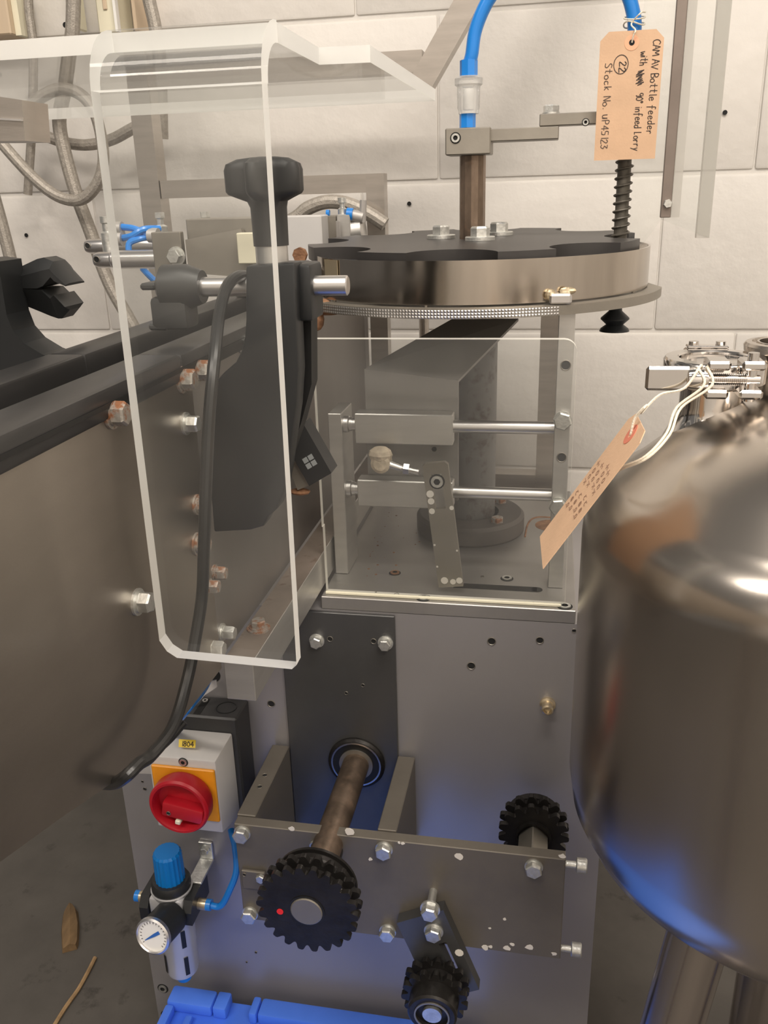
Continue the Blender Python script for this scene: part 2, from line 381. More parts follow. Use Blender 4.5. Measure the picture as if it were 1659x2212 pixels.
# ------------------------------------------------------------------ base plate
PZ = .705
base = obj('base_plate', G().box((-.2345, YP, PZ-.0148), (.0345, 1.20, PZ), .0008), 'plate_steel')
tag(base, 'thick flat aluminium base plate on top of the grey cabinet', 'plate')
for px, py, r in ((915, 1292, .0062), (1220, 1310, .0062), (1095, 1250, .0055)):
    socket_screw(base, at(px, py, Z=PZ), r=r)
socket_screw(base, at(853, 1238, Z=PZ), r=.0052, m='rust')
for px, py, r in ((857, 1284, .0024), (1152, 1304, .0026), (812, 1280, .001), (1042, 1246, .002)):
    hole(base, at(px, py, Z=PZ), (0, 0, 1), r=r)
a = at(1000, 1266, Z=PZ); b = at(1172, 1274, Z=PZ); yy = (a.y+b.y)/2
obj('slot', G().box((a.x-.01, yy-.006, PZ-.001), (b.x-.006, yy+.006, PZ+.0003)).cyl((b.x-.006, yy, PZ-.001), (b.x-.006, yy, PZ+.0003), .006, 20), 'hole_dark', base)
a = at(1190, 1135, Z=PZ)
obj('cutout', G().cyl((a.x, a.y, PZ-.002), (a.x, a.y, PZ+.0003), .020, 28), 'rust', base)
g = G()
for k in range(60):
    q = at(random.gauss(800, 40), random.gauss(1160, 45), Z=PZ)
    if q.x > -.21: g.cyl((q.x, q.y, PZ), (q.x, q.y, PZ+.0003), random.uniform(.0004, .0016), 6)
d = obj('rust_specks', g, 'rust', base); d['kind'] = 'stuff'
obj('rust_trail', G().tube([at(x, y, Z=PZ+.0002) for x, y in ((1134, 1160), (1136, 1148), (1139, 1135), (1148, 1122), (1165, 1117), (1190, 1118))], .0012, 6, 4), 'rust', base)

# ------------------------------------------------------------------ pillar with flange
pc = Vector((-.094, 1.04, PZ))
pil = thing('pillar', pc, 'dark grey round steel pillar on a bolted flange behind the slide blocks', 'pillar')
fl_o = obj('flange', G().lathe(pc, (0, 0, 1), [(0, 0), (.066, 0), (.068, .003), (.068, .020), (.064, .024), (.036, .024)], n=48), 'flange_paint', pil)
obj('tube', G().lathe(pc, (0, 0, 1), [(.031, .022), (.031, .250), (0, .250)], n=40), 'column_paint', pil)
for k in range(4):
    t = PI/4+k*PI/2; q = pc+Vector((math.cos(t)*.051, math.sin(t)*.051, .024))
    bolt(fl_o, q, (0, 0, 1), af=.014, h=.006, m='rusty_bolt')
arm = thing('support_plate', (-.13, 1.05, .80), 'bent grey steel plate running from the slide blocks back under the turntable', 'plate')
za = .930
fl_, fr2, br2, bl_ = at(787, 797, Y=.905), at(990, 821, Y=.905), at(1120, 688, Y=.985), at(978, 688, Y=.985)
za = min(fl_.z, fr2.z)
obj('sloping_plate', G().prism([fl_, fr2, br2, bl_], (0, .0015, -.003)), 'arm_steel', arm, smooth=0)
obj('front_plate', G().prism([(fl_.x, .905, .790), (fr2.x, .905, .790), (fr2.x, .905, fr2.z-.0005), (fl_.x, .905, fl_.z-.0005)], (0, .006, 0)), 'arm_steel', arm, smooth=0)
hole(arm, at(938, 970, Y=.9049), r=.003)

# ------------------------------------------------------------------ slide frame
sl = thing('slide_frame', (-.10, .89, PZ), 'aluminium slide frame with two steel rods and sliding blocks on the base plate', 'slide frame')
lp = obj('side_plate', G().box((-.2326, .880, PZ+.0002), (-.2178, .932, .892), .0008), 'aluminium', sl)
upx0, upx1 = .0056, .0213
upr = obj('upright', G().box((upx0, .872, PZ+.0002), (upx1, .9005, .9972), .0006), 'aluminium', sl)
for px, py in ((1222, 789), (1213, 988)):
    hole(upr, at(px, py, Y=.8719), r=.0048)
for px, py in ((1215, 907), (1206, 1092)):
    bolt(upr, at(px, py, Y=.872), washer=.0092, af=.0165, h=.006)
zr = (.8775, .804)
for z in zr:
    r_ = obj('slide_rod', G().cyl((-.219, .8935, z), (upx0+.001, .8935, z), .0068, 24), 'bright_steel', sl)
    obj('end_nut', G().lathe((-.2176, .8935, z), (1, 0, 0), [(0, 0), (.009, 0), (.009, .005), (.0075, .006), (.0075, .009), (0, .009)], n=18), 'bright_steel', r_)
blk = obj('slide_block', G().box((-.2043, .884, .8585), (-.0990, .9042, .8915), .001), 'aluminium', sl)
obj('slide_block', G().box((-.2043, .884, .7868), (-.0990, .9042, .8172), .001), 'aluminium', sl)
# ball joint rod end wrapped in tape
q = at(823, 1000, Y=.865)
re = obj('rod_end', G().lathe(q, (0, -1, 0), [(0, -.012), (.010, -.012), (.0105, .004), (.007, .006), (0, .006)], n=18), 'white_tape', sl)
q2 = at(868, 1012, Y=.865); q3 = at(905, 1020, Y=.862)
obj('rod', G().cyl(q+Vector((.004, 0, 0)), q2, .0048, 14, r2=.0036).cyl(q2, q3, .003, 10), 'bright_steel', re)
obj('tape_lump', G().ball(at(822, 982, Y=.867), .0125, 12, (1.05, .8, .75)), 'white_tape', re)
obj('lock_nut', G().lathe(at(872, 1012, Y=.864), (1, 0, -.1), [(0, 0), (.0062, 0), (.0062, .006), (0, .006)], n=6), 'bright_steel', re)
# slotted lever
YL = .846
lt = at(939, 1000, Y=YL); lb = at(974, 1268, Y=YL); ax = (lb-lt).normalized(); sd = Vector((ax.z, 0, -ax.x)); sd = sd if sd.x > 0 else -sd; hw = .0133
ln = (lb-lt).length
def L2(u, v): return lt+sd*u+ax*v
g = G(); th = (0, .006, 0)
s0, s1, sw = .012, .050, .0052
g.prism([L2(-hw, .003), L2(-hw+.003, 0), L2(hw-.003, 0), L2(hw, .003), L2(hw, s0), L2(-hw, s0)], th)
g.prism([L2(-hw, s0), L2(-sw, s0), L2(-sw, s1), L2(-hw, s1)], th).prism([L2(sw, s0), L2(hw, s0), L2(hw, s1), L2(sw, s1)], th)
g.prism([L2(-hw, s1), L2(hw, s1), L2(hw, ln), L2(-hw, ln)], th)
lev = obj('slotted_lever', g, 'galvanised', sl, smooth=0)
socket_screw(lev, L2(0, .020)+Vector((0, -.0005, 0)), (0, -1, 0), r=.0062)
obj('pin', G().cyl(L2(0, .020), L2(0, .020)+Vector((0, .036, 0)), .004, 12), 'zinc', lev)
for u, v, r in ((-.009, .033, .005), (-.009, .041, .0045), (-.0095, .052, .004), (.0115, .050, .003), (-.006, ln-.008, .005), (.003, ln-.006, .004), (.010, ln-.007, .0045), (-.0115, .09, .0015), (-.0118, .115, .0014), (.0115, .098, .0014)):
    c = L2(u, v); obj('paint_chip', G().cyl(c, c+Vector((0, -.0003, 0)), r*.8, 9), 'paint_chip', lev)

# ------------------------------------------------------------------ front acrylic guard on the base plate
YG = .830; t_ = .009
def gp(px, py): return at(px, py, Y=YG)
xL, xR = gp(672, 730).x, gp(1248, 737).x
zT = gp(960, 733).z
n1 = gp(669, 1137); n2 = gp(697, 1139)
r_ = .012
poly = [(n2.x, YG, PZ+.0003), (xR, YG, PZ+.0003)]
for k in range(7):
    a = k/6*PI/2; poly.append((xR-r_+r_*math.cos(a), YG, zT-r_+r_*math.sin(a)))
poly += [(xL, YG, zT), (xL, YG, n1.z), (n2.x, YG, n1.z)]
gd = thing('clear_guard', (-.1, YG, PZ), 'clear acrylic cover sheet standing upright on the front edge of the base plate', 'guard')
obj('front_sheet', G().prism(poly, (0, t_, 0), 0, 1), ['acrylic_thin', 'acrylic_thin_edge'], gd, smooth=0)
obj('foot_strip', G().box((n2.x, YG-.004, PZ+.0002), (xR-.004, YG-.0003, PZ+.003), .0005), 'cream_plastic', gd)

# ================================================================== turntable
tc = Vector((-.094, 1.04, 0))
def arc(r, a0, a1, n, z): return [Vector((tc.x+r*math.cos(math.radians(a0+(a1-a0)*i/n)), tc.y+r*math.sin(math.radians(a0+(a1-a0)*i/n)), z)) for i in range(n+1)]
tt = thing('turntable', (tc.x, tc.y, .998), 'round steel-rimmed turntable with a black notched star wheel', 'turntable')
zr0, zr1 = .9980, 1.0070
pl = arc(.211, 206, 352, 60, zr0)+[Vector((tc.x+.198, tc.y+.02, zr0)), Vector((tc.x+.12, tc.y+.17, zr0)), Vector((tc.x-.10, tc.y+.19, zr0)), Vector((tc.x-.165, tc.y+.12, zr0))]
pl = [Vector((max(p.x, -.2575), p.y, p.z)) for p in pl]
obj('rim_plate', G().prism(pl, (0, 0, zr1-zr0)), 'galvanised', tt, smooth=30)
# knurled rim edge
g = G()
for lay in range(3):
    for i in range(96):
        a = math.radians(216+i*.86); c = Vector((tc.x+.2112*math.cos(a), tc.y+.2112*math.sin(a), zr0+.0016+lay*.0028))
        tn = Vector((-math.sin(a), math.cos(a), 0)); rd = Vector((math.cos(a), math.sin(a), 0)); e = .0012
        g.add([c-tn*e-Vector((0, 0, e*.9)), c+tn*e-Vector((0, 0, e*.9)), c+tn*e+Vector((0, 0, e*.9)), c-tn*e+Vector((0, 0, e*.9)), c+rd*.0007], [[0, 1, 4], [1, 2, 4], [2, 3, 4], [3, 0, 4]])
k = obj('knurling', g, 'bright_steel', tt, smooth=0); k['kind'] = 'stuff'
# upright band
zb0, zb1 = 1.0090, 1.0500; rb = .196
def band_path():
    P = [Vector((tc.x+rb*math.cos(math.radians(a)), tc.y+rb*math.sin(math.radians(a)), 0)) for a in [224+i*2.2 for i in range(71)]]
    s = P[0]; return [s+Vector((-.014, .030, 0)), s+Vector((-.006, .014, 0))]+P
bp_ = band_path(); n = len(bp_); g = G(); vs = []
for i, p in enumerate(bp_):
    t = (bp_[min(i+1, n-1)]-bp_[max(i-1, 0)]).normalized(); nr = Vector((t.y, -t.x, 0))
    for off, z in ((0, zb0), (0, zb1), (-.0022, zb1), (-.0022, zb0)): vs.append(Vector((p.x, p.y, z))+nr*off)
fs = []
for i in range(n-1):
    for k in range(4): fs.append([i*4+k, i*4+(k+1) % 4, i*4+4+(k+1) % 4, i*4+4+k])
fs += [[0, 1, 2, 3], [(n-1)*4+k for k in (3, 2, 1, 0)]]
band = obj('steel_band', g.add(vs, fs), 'ring_steel', tt, smooth=25)
# small fillets under the band hold it to the rim plate
for a in (228, 262, 300, 335, 10):
    q = tc+Vector((math.cos(math.radians(a))*(rb-.003), math.sin(math.radians(a))*(rb-.003), 0)); obj('band_stud', G().cyl((q.x, q.y, zr1-.0005), (q.x, q.y, zb0+.004), .002, 10), 'galvanised', tt)
# glued clip on the band
q = at(1212, 645, Y=.868)
cl = obj('band_clip', G().box((q.x-.011, q.y-.012, zb0-.0015), (q.x+.010, q.y+.004, zb0+.0085), .002), 'bright_steel', tt)
obj('glue_lump', G().ball((q.x-.010, q.y-.005, zb0+.007), .0055, 10, (1, 1, 1.0)).ball((q.x+.006, q.y+.001, zb0+.010), .006, 10, (1.4, .6, .6)), 'brass', cl)
# brass coloured joint plate at the left end of the band
q = Vector((tc.x+rb*math.cos(math.radians(229)), tc.y+rb*math.sin(math.radians(229)), 0)); tn = Vector((-math.sin(math.radians(229)), math.cos(math.radians(229)), 0)); nr = Vector((tn.y, -tn.x, 0))
obj('joint_plate', G().prism([Vector((q.x, q.y, 0))+nr*.0004-tn*.012+Vector((0, 0, 1.026)), Vector((q.x, q.y, 0))+nr*.0004+tn*.010+Vector((0, 0, 1.026)), Vector((q.x, q.y, 0))+nr*.0004+tn*.010+Vector((0, 0, 1.049)), Vector((q.x, q.y, 0))+nr*.0004-tn*.012+Vector((0, 0, 1.049))], nr*.001), 'brass', tt, smooth=0)
# star wheel
z0, z1 = 1.0420, 1.0565; rs = .187; NP = 8
out = []
for k in range(NP):
    c = 269+45*k; hwd = 13.6
    for i in range(7):
        a = c-45+hwd+(45-2*hwd)*i/6; out.append((rs, a))
    pr = .046; dc = rs+.004
    # pocket is a circular bite centred just outside the rim
    ca = math.radians(c); cx, cy = dc*math.cos(ca), dc*math.sin(ca)
    e0 = (rs*math.cos(math.radians(c-hwd)), rs*math.sin(math.radians(c-hwd))); R = math.hypot(e0[0]-cx, e0[1]-cy)
    b0 = math.atan2(e0[1]-cy, e0[0]-cx); b1 = math.atan2(rs*math.sin(math.radians(c+hwd))-cy, rs*math.cos(math.radians(c+hwd))-cx)
    while b1 > b0: b1 -= 2*PI
    for i in range(1, 14):
        b = b0+(b1-b0)*i/14; out.append((cx+R*math.cos(b), cy+R*math.sin(b), 'xy'))
pts = [Vector((tc.x+(o[0] if len(o) == 3 else o[0]*math.cos(math.radians(o[1]))), tc.y+(o[1] if len(o) == 3 else o[0]*math.sin(math.radians(o[1]))), z0)) for o in out]
def ztilt(y): return .0166*(y-.853)      # the wheel sits a touch high at the back
pts = [p+Vector((0, 0, ztilt(p.y))) for p in pts]
star = obj('star_wheel', G().prism(pts, (0, 0, z1-z0)), 'star_plastic', tt, smooth=30, label='black notched plastic star wheel')
for px, py in ((953, 515), (1037, 519), (1078, 508)):
    zt = z1
    for it in range(12): p_ = at(px, py, Z=zt); zt = z1+ztilt(p_.y)
    obj('thick_washer', G().lathe((p_.x, p_.y, zt), (0, 0, 1), [(0, 0), (.0165, 0), (.0165, .0035), (.0158, .0042), (0, .0042)], n=28), 'zinc', star)
    bolt(star, (p_.x, p_.y, zt+.0042), (0, 0, 1), af=.0185, h=.0105)
obj('hub', G().lathe((tc.x, tc.y, .930), (0, 0, 1), [(.020, .0260), (.020, .067), (.012, .067)], n=28), 'galvanised', tt)
shf = obj('drive_shaft', G().lathe((tc.x, tc.y, .960), (0, 0, 1), [(0, 0), (.0145, 0), (.0145, .187), (0, .187)], n=12), 'shaft_rust', tt, label='rust-stained vertical steel shaft')
# rust crusts at the left end of the rim
for px, py, Y, r, sc in ((690, 655, .90, .010, (1.4, 1, .5)), (705, 668, .90, .014, (1.6, 1, .45)), (684, 690, .89, .010, (.8, 1, 1.2)), (668, 700, .88, .006, (.8, 1, 1.8))):
    obj('rust_crust', G().ball(at(px, py, Y=Y), r, 10, sc), 'rust', tt)

# ------------------------------------------------------------------ pick-up arm on the shaft
ZA = 1.152
pa = thing('pickup_arm', (tc.x, tc.y, ZA), 'grey metal swing arm clamped on the shaft top carrying a sprung plunger', 'arm')
xa, xb = at(962, 300, Y=1.02).x, at(1060, 300, Y=1.02).x
cbk = obj('clamp_block', G().box((xa, 1.018, 1.1475), (xb, 1.062, 1.1745), .0012), 'galvanised', pa)
socket_screw(cbk, at(984, 298, Y=1.0179), (0, -1, 0), r=.0045)
x1 = at(1207, 290, Y=1.02).x
obj('arm_bar', G().box((xb-.002, 1.022, 1.160), (x1, 1.058, 1.1725), .0008), 'galvanised', pa)
x2 = at(1165, 265, Y=1.02).x; pxp = at(1345, 430, Y=1.03).x
bar2 = obj('arm_bar', G().box((x2, 1.022, 1.1730), (pxp+.012, 1.044, 1.1850), .0008), 'galvanised', pa)
bolt(bar2, (at(1190, 250, Y=1.03).x, 1.033, 1.185), (0, 0, 1), af=.015, h=.0075, washer=.0095, spring=False)
socket_screw(bar2, at(1265, 264, Y=1.0219), (0, -1, 0), r=.003)
pg = obj('plunger', G().cyl((pxp, 1.033, .985), (pxp, 1.033, 1.20), .0058, 16), 'spring_dark', pa)
sp_pts = []
turns = 17
for i in range(turns*12+1):
    a = i/12*2*PI; sp_pts.append((pxp+.0088*math.cos(a), 1.033+.0088*math.sin(a), 1.030+.143*i/(turns*12)))
obj('coil_spring', G().tube(sp_pts, .0012, 6), 'spring_dark', pg)
obj('sleeve', G().cyl((pxp, 1.033, 1.03), (pxp, 1.033, 1.172), .0072, 18), 'spring_dark', pg)
zc = at(1325, 715, Y=1.033).z; xc = at(1325, 700, Y=1.033).x
obj('suction_cup', G().lathe((pxp, 1.033, zc), (0, 0, 1), [(0, .004), (.014, .0005), (.0168, 0), (.0155, .003), (.0095, .0075), (.0160, .0135), (.0158, .015), (.0075, .0225), (.0070, .027), (0, .027)], n=28), 'suction_rubber', pg, smooth=50, label='black bellows suction cup')

# ------------------------------------------------------------------ vacuum hose with filter
vh = thing('vacuum_hose', (tc.x-.006, 1.035, 1.175), 'bright blue vacuum hose with a clear inline filter above the swing arm', 'hose')
fx = at(1010, 260, Y=1.035).x
def zz(py, px=1015): return at(px, py, Y=1.035).z
obj('connector', G().lathe((fx, 1.035, 1.1752), (0, 0, 1), [(0, 0), (.0088, 0), (.0088, zz(246)-1.1752), (0, zz(246)-1.1752)], n=8), 'blue_tube', vh, smooth=20)
z_a, z_b = zz(246), zz(165)
obj('filter_body', G().lathe((fx+.001, 1.035, z_a), (0, 0, 1), [(0, 0), (.0110, 0), (.0112, .003), (.0122, .006), (.0125, z_b-z_a-.010), (.0150, z_b-z_a-.008), (.0150, z_b-z_a-.002), (.0125, z_b-z_a), (0, z_b-z_a)], n=28), 'filter_clear', vh, label='clear filter bowl')
obj('filter_element', G().cyl((fx+.001, 1.035, z_a+.004), (fx+.001, 1.035, z_b-.012), .0062, 16), 'white_dial', vh)
obj('connector', G().lathe((fx+.001, 1.035, z_b), (0, 0, 1), [(0, 0), (.0095, 0), (.0095, zz(130)-z_b), (0, zz(130)-z_b)], n=8), 'blue_tube', vh, smooth=20)
def hp(px, py): return at(px, py, Y=1.034)
obj('tube', G().tube([(fx+.001, 1.035, zz(140)), hp(1019, 118), hp(1026, 70), hp(1042, 25), hp(1065, -15), hp(1110, -70), hp(1180, -105), hp(1260, -100), hp(1320, -60), hp(1352, -20), hp(1366, 20), hp(1371, 60), (pxp, 1.033, 1.235), (pxp, 1.033, 1.198)], .0072, 14, 6), 'blue_tube', vh)

# ------------------------------------------------------------------ shipping tags
GL = {  # simple pen strokes in a unit box
 'C': [[(.8, .85), (.5, 1), (.15, .75), (.1, .35), (.35, 0), (.75, .1)]], 'A': [[(.05, 0), (.4, 1), (.8, 0)], [(.2, .4), (.65, .4)]], 'M': [[(.05, 0), (.15, .9), (.45, .35), (.75, .9), (.9, 0)]],
 'V': [[(.05, .9), (.4, 0), (.8, .9)]], 'B': [[(.1, 0), (.1, 1), (.55, .95), (.6, .65), (.15, .5), (.65, .4), (.65, .08), (.1, 0)]], 'o': [[(.4, .55), (.1, .4), (.15, .05), (.5, 0), (.65, .3), (.4, .55)]],
 't': [[(.35, 1), (.3, .1), (.55, .02)], [(.05, .65), (.6, .65)]], 'l': [[(.2, 1), (.2, .05), (.35, 0)]], 'e': [[(.1, .3), (.6, .35), (.45, .58), (.15, .45), (.15, .1), (.4, 0), (.65, .1)]],
 'f': [[(.65, .95), (.4, 1), (.3, .75), (.25, -.25)], [(.05, .5), (.55, .5)]], 'd': [[(.55, .5), (.2, .5), (.1, .15), (.35, 0), (.58, .2)], [(.6, 1), (.6, .02)]], 'r': [[(.1, .55), (.12, 0)], [(.12, .35), (.35, .58), (.55, .5)]],
 'w': [[(.05, .55), (.2, 0), (.42, .4), (.6, 0), (.85, .6)]], 'i': [[(.2, .55), (.2, 0)], [(.2, .8), (.22, .82)]], 'h': [[(.12, 1), (.12, 0)], [(.12, .35), (.4, .55), (.55, .35), (.55, 0)]], '9': [[(.6, .9), (.2, .95), (.1, .65), (.4, .5), (.62, .75), (.6, .1), (.45, 0)]],
 '0': [[(.35, .95), (.08, .6), (.15, .08), (.5, .05), (.65, .5), (.35, .95)]], '*': [[(.2, 1), (.05, .85), (.2, .7), (.35, .85), (.2, 1)]], 'n': [[(.1, .55), (.1, 0)], [(.1, .35), (.4, .58), (.55, .35), (.55, 0)]], 'y': [[(.1, .55), (.3, .05)], [(.6, .55), (.1, -.4)]],
 'S': [[(.65, .9), (.3, 1), (.1, .75), (.6, .35), (.5, .05), (.05, .08)]], 'k': [[(.12, 1), (.12, 0)], [(.5, .6), (.15, .3), (.55, 0)]], 'c': [[(.55, .5), (.2, .5), (.1, .15), (.35, 0), (.6, .1)]], 'N': [[(.1, 0), (.12, 1), (.65, 0), (.7, 1)]], '.': [[(.15, .02), (.2, .06)]],
 'U': [[(.1, .7), (.15, .1), (.5, .05), (.6, .7), (.62, 0)]], 'P': [[(.12, 0), (.12, 1), (.6, .9), (.55, .55), (.15, .5)]], '4': [[(.5, 0), (.5, 1)], [(.5, 1), (.08, .35), (.75, .35)]], '5': [[(.6, 1), (.15, 1), (.12, .6), (.55, .5), (.5, .08), (.08, .05)]], '1': [[(.3, 1), (.3, 0)]],
 '2': [[(.1, .8), (.35, 1), (.6, .75), (.1, .05), (.7, .05)]], '8': [[(.6, .85), (.3, 1), (.15, .75), (.6, .35), (.45, 0), (.12, .1), (.2, .4), (.6, .7), (.6, .85)]], '3': [[(.1, .95), (.55, .9), (.25, .55), (.6, .35), (.4, 0), (.05, .1)]], 'v': [[(.05, .55), (.25, 0), (.55, .58)]], 'L': [[(.15, 1), (.12, .03), (.5, .05)]]}
def ribbon(g, P, wd, nrm):
    for i in range(len(P)-1):
        d = P[i+1]-P[i]
        if d.length < 1e-7: continue
        s = d.normalized().cross(nrm)*wd/2; e = d.normalized()*wd*.3
        a, b = P[i]-e, P[i+1]+e
        g.add([a-s, b-s, b+s, a+s, a-s+nrm*.00006, b-s+nrm*.00006, b+s+nrm*.00006, a+s+nrm*.00006], [[4, 5, 6, 7], [0, 1, 5, 4], [2, 3, 7, 6], [1, 2, 6, 5], [3, 0, 4, 7]])
def write(g, text, o, ex, ey, size, wd, nrm, adv=.78, length=None):
    """ex: writing direction, ey: letters' up direction; length: squeeze the line to this length"""
    x = 0
    if length:
        tot = sum(.6 if c == ' ' else adv if c not in 'il1.*' else .42 for c in text); ex = ex*(length/(tot*size))
    for ch in text:
        if ch == ' ': x += .6; continue
        jit = random.uniform(-.05, .05)
        for st in GL.get(ch, []):
            P = [o+ex*((x+p[0])*size)+ey*((p[1]+jit)*size) for p in st]
            if len(P) > 3: P = spline(P, 3)
            ribbon(g, P, wd, nrm)
        x += adv if ch not in 'il1.*' else .42
    return x
YT = 1.005
c0, c1, c2, c3 = at(1283, 347, Y=YT), at(1415, 344, Y=YT), at(1430, 62, Y=YT-.004), at(1292, 72, Y=YT-.004)
ux = ((c1-c0)+(c2-c3)).normalized(); uy = ((c3-c0)+(c2-c1)).normalized(); uy = (uy-ux*uy.dot(ux)).normalized(); nn = ux.cross(uy)
TW = ((c1-c0).length+(c2-c3).length)/2; TH = ((c3-c0).length+(c2-c1).length)/2
nn = nn if nn.y < 0 else -nn
def T(u, v, k=0): return c0+ux*(u*TW)+uy*(v*TH)+nn*k
def tag_card(name, label, T, TW, TH, ux, uy, nn):
    ch = .13*TW
    P = [T(0, 0), T(1, 0), T(1, 1-ch/TH), T(1-.13, 1), T(.13, 1), T(0, 1-ch/TH)]
    root = thing(name, T(.5, .93), label, 'tag')
    obj('card', G().prism([p-nn*.0006 for p in P], nn*.0006), 'tag_card', root, smooth=0)
    return root
t1 = tag_card('shipping_tag', 'brown card tag with handwriting hanging on the blue hose over the plunger', T, TW, TH, ux, uy, nn)
hc = T(.5, .91)
obj('eyelet', G().lathe(hc, nn, [(TW*.115, 0), (TW*.115, .0003), (TW*.045, .0003), (TW*.045, 0)], n=28), 'tag_ring', t1)
obj('eyelet_hole', G().lathe(hc, nn, [(TW*.045, .0002), (0, .0002)], n=18), 'hole_dark', t1)
g = G(); sz = TW*.115; wd = TW*.012; ex, ey = -uy, ux
write(g, 'CAM AV Bottle feeder', T(.835, .925, .0002), ex, ey, sz, wd, nn, .82, .735*TH)
write(g, 'with', T(.65, .84, .0002), ex, ey, sz, wd, nn, .72, .11*TH)
write(g, '90* infeed Lorry', T(.63, .525, .0002), ex, ey, sz, wd, nn, .76, .46*TH)
obj('handwriting', g, 'ink', t1, smooth=0)
g = G(); write(g, 'Stock No. UP45123', T(.10, .765, .0002), ex, ey, sz*.98, wd, nn, .82, .68*TH); obj('handwriting', g, 'faint_ink', t1, smooth=0)
g = G(); write(g, '22', T(.325, .775, .0002), ex, ey, sz*.95, wd*1.2, nn, .8)
P = [T(.35+.115*math.cos(a), .75+.072*math.sin(a), .0002) for a in [i/24*2*PI for i in range(25)]]; ribbon(g, P, wd, nn); obj('circled_number', g, 'ink', t1, smooth=0)
g = G(); P = []
for i in range(18): P.append(T(.67+(.045 if i % 2 else -.045)*random.uniform(.5, 1.5), .690-i*.0066+(.016 if i % 2 else 0), .0002))
ribbon(g, P, wd, nn); obj('crossed_out_word', g, 'ink', t1, smooth=0)
k1 = at(1372, 48, Y=1.022)
g = G(); g.tube([hc+nn*.001, T(.515, .96, .0035), T(.54, 1.0, .003), k1+Vector((-.004, -.006, -.002)), k1+Vector((.004, -.012, .006)), k1+Vector((.010, .010, .010))], .0008, 6, 5)
lp_ = [k1+Vector((.0105*math.cos(a), .012+.0105*math.sin(a), .002*math.sin(2*a))) for a in [i/20*2*PI for i in range(21)]]; g.tube(lp_, .0008, 6)
lp_ = [k1+Vector((.0105*math.cos(a), .012+.0105*math.sin(a), .006+.003*math.sin(a))) for a in [i/20*2*PI for i in range(21)]]; g.tube(lp_, .0008, 6)
obj('string', g, 'string_cotton', t1)

# ================================================================== sprocket bracket
bk = thing('sprocket_bracket', (-.135, .75, .387), 'grey steel bracket box standing off the cabinet front with a long drilled face plate', 'bracket')
YB = .68; bx0, bx1, bz0, bz1 = -.3005, .0315, .387, .5117
fp = obj('face_plate', G().box((bx0, YB, bz0), (bx1, YB+.0125, bz1), .0008), 'bracket_steel', bk)
for xa_, xb_ in ((-.3015, -.2815), (-.1535, -.1340)):
    ar = obj('side_arm', G().box((xa_, YB+.0127, bz0+.004), (xb_, YP-.0052 if xb_ < -.14 else YP-.0052, .5133), .0008), 'bracket_steel', bk)
    if xa_ < -.29:
        for px, py in ((572, 1675), (561, 1700)): hole(ar, at(px, py, Z=.5134), (0, 0, 1), r=.0028)
obj('spacer_bar', G().box((-.2813, YB+.0128, .470), (-.1537, YB+.026, .500), .001), 'aluminium', bk)
for px, py, st in ((524, 1798, 0), (830, 1833, 0), (1153, 1871, 0), (541, 1972, 0), (838, 2010, 0)):
    bolt(fp, at(px, py, Y=YB), washer=.0088, af=.0145, h=.006)
for px, py, r in ((679, 1824, .0045),):
    obj('grub_screw', G().lathe(at(px, py, Y=YB), (0, -1, 0), [(0, .001), (.003, .001), (.003, .003), (.0045, .003), (.0045, 0)], n=14), 'zinc', fp)
for px, py, r in ((800, 1856, .0025), (992, 1850, .006), (870, 1822, .0022), (862, 1820, .0018), (755, 1797, .007), (630, 1790, .0035), (1048, 2047, .0042), (1095, 2048, .0042), (1143, 2046, .0048), (1197, 2060, .003), (1107, 2040, .003), (1060, 2045, .0025), (1090, 1985, .002), (1058, 2005, .0016), (1215, 1850, .004)):
    c = at(px, py, Y=YB); obj('paint_chip', G().prism([c+Vector((math.cos(t)*r*random.uniform(.6, 1.1), 0, math.sin(t)*r*random.uniform(.5, .95))) for t in [i/9*2*PI for i in range(9)]], (0, -.0003, 0)), 'paint_chip', fp, smooth=0)
# small tab at the left edge
q0, q1 = at(520, 1880, Y=YB-.004), at(575, 1925, Y=YB-.004)
tabp = obj('tab', G().box((q0.x, YB-.004, q1.z), (q1.x, YB-.0002, q0.z), .001), 'bracket_steel', bk)
bolt(tabp, at(564, 1896, Y=YB-.004), af=.009, h=.004); hole(tabp, at(528, 1889, Y=YB-.0041), r=.002)
# tensioning screws at the right end
for px, py in ((1232, 1867), (1232, 2050)):
    q = at(px, py, Y=YB+.006); s_ = obj('tension_screw', G().cyl((bx1-.002, YB+.006, q.z), (bx1+.012, YB+.006, q.z), .0036, 14), 'zinc', bk)
    obj('screw_head', G().lathe((bx1+.010, YB+.006, q.z), (1, 0, 0), [(0, 0), (.0055, 0), (.0072, .001), (.0072, .0095), (.006, .0105), (.0035, .0105), (.003, .006), (0, .006)], n=20), 'zinc', s_)
drv = obj('shaft', G().cyl((bc.x, YP-.002, bc.z), (bc.x, .6075, bc.z), .0152, 28), 'shaft_rust', bk, label='long steel drive shaft')
# big stud above the tension arm
q = at(936, 1925, Y=YB)
sd_ = obj('stud', G().cyl(q, q+Vector((0, -.022, 0)), .0042, 14).lathe(q+Vector((0, -.022, 0)), (0, -1, 0), [(0, 0), (.0098, 0), (.0098, .002), (.0075, .002)], n=20), 'zinc', bk)
bolt(sd_, q+Vector((0, -.024, 0)), af=.0145, h=.009)

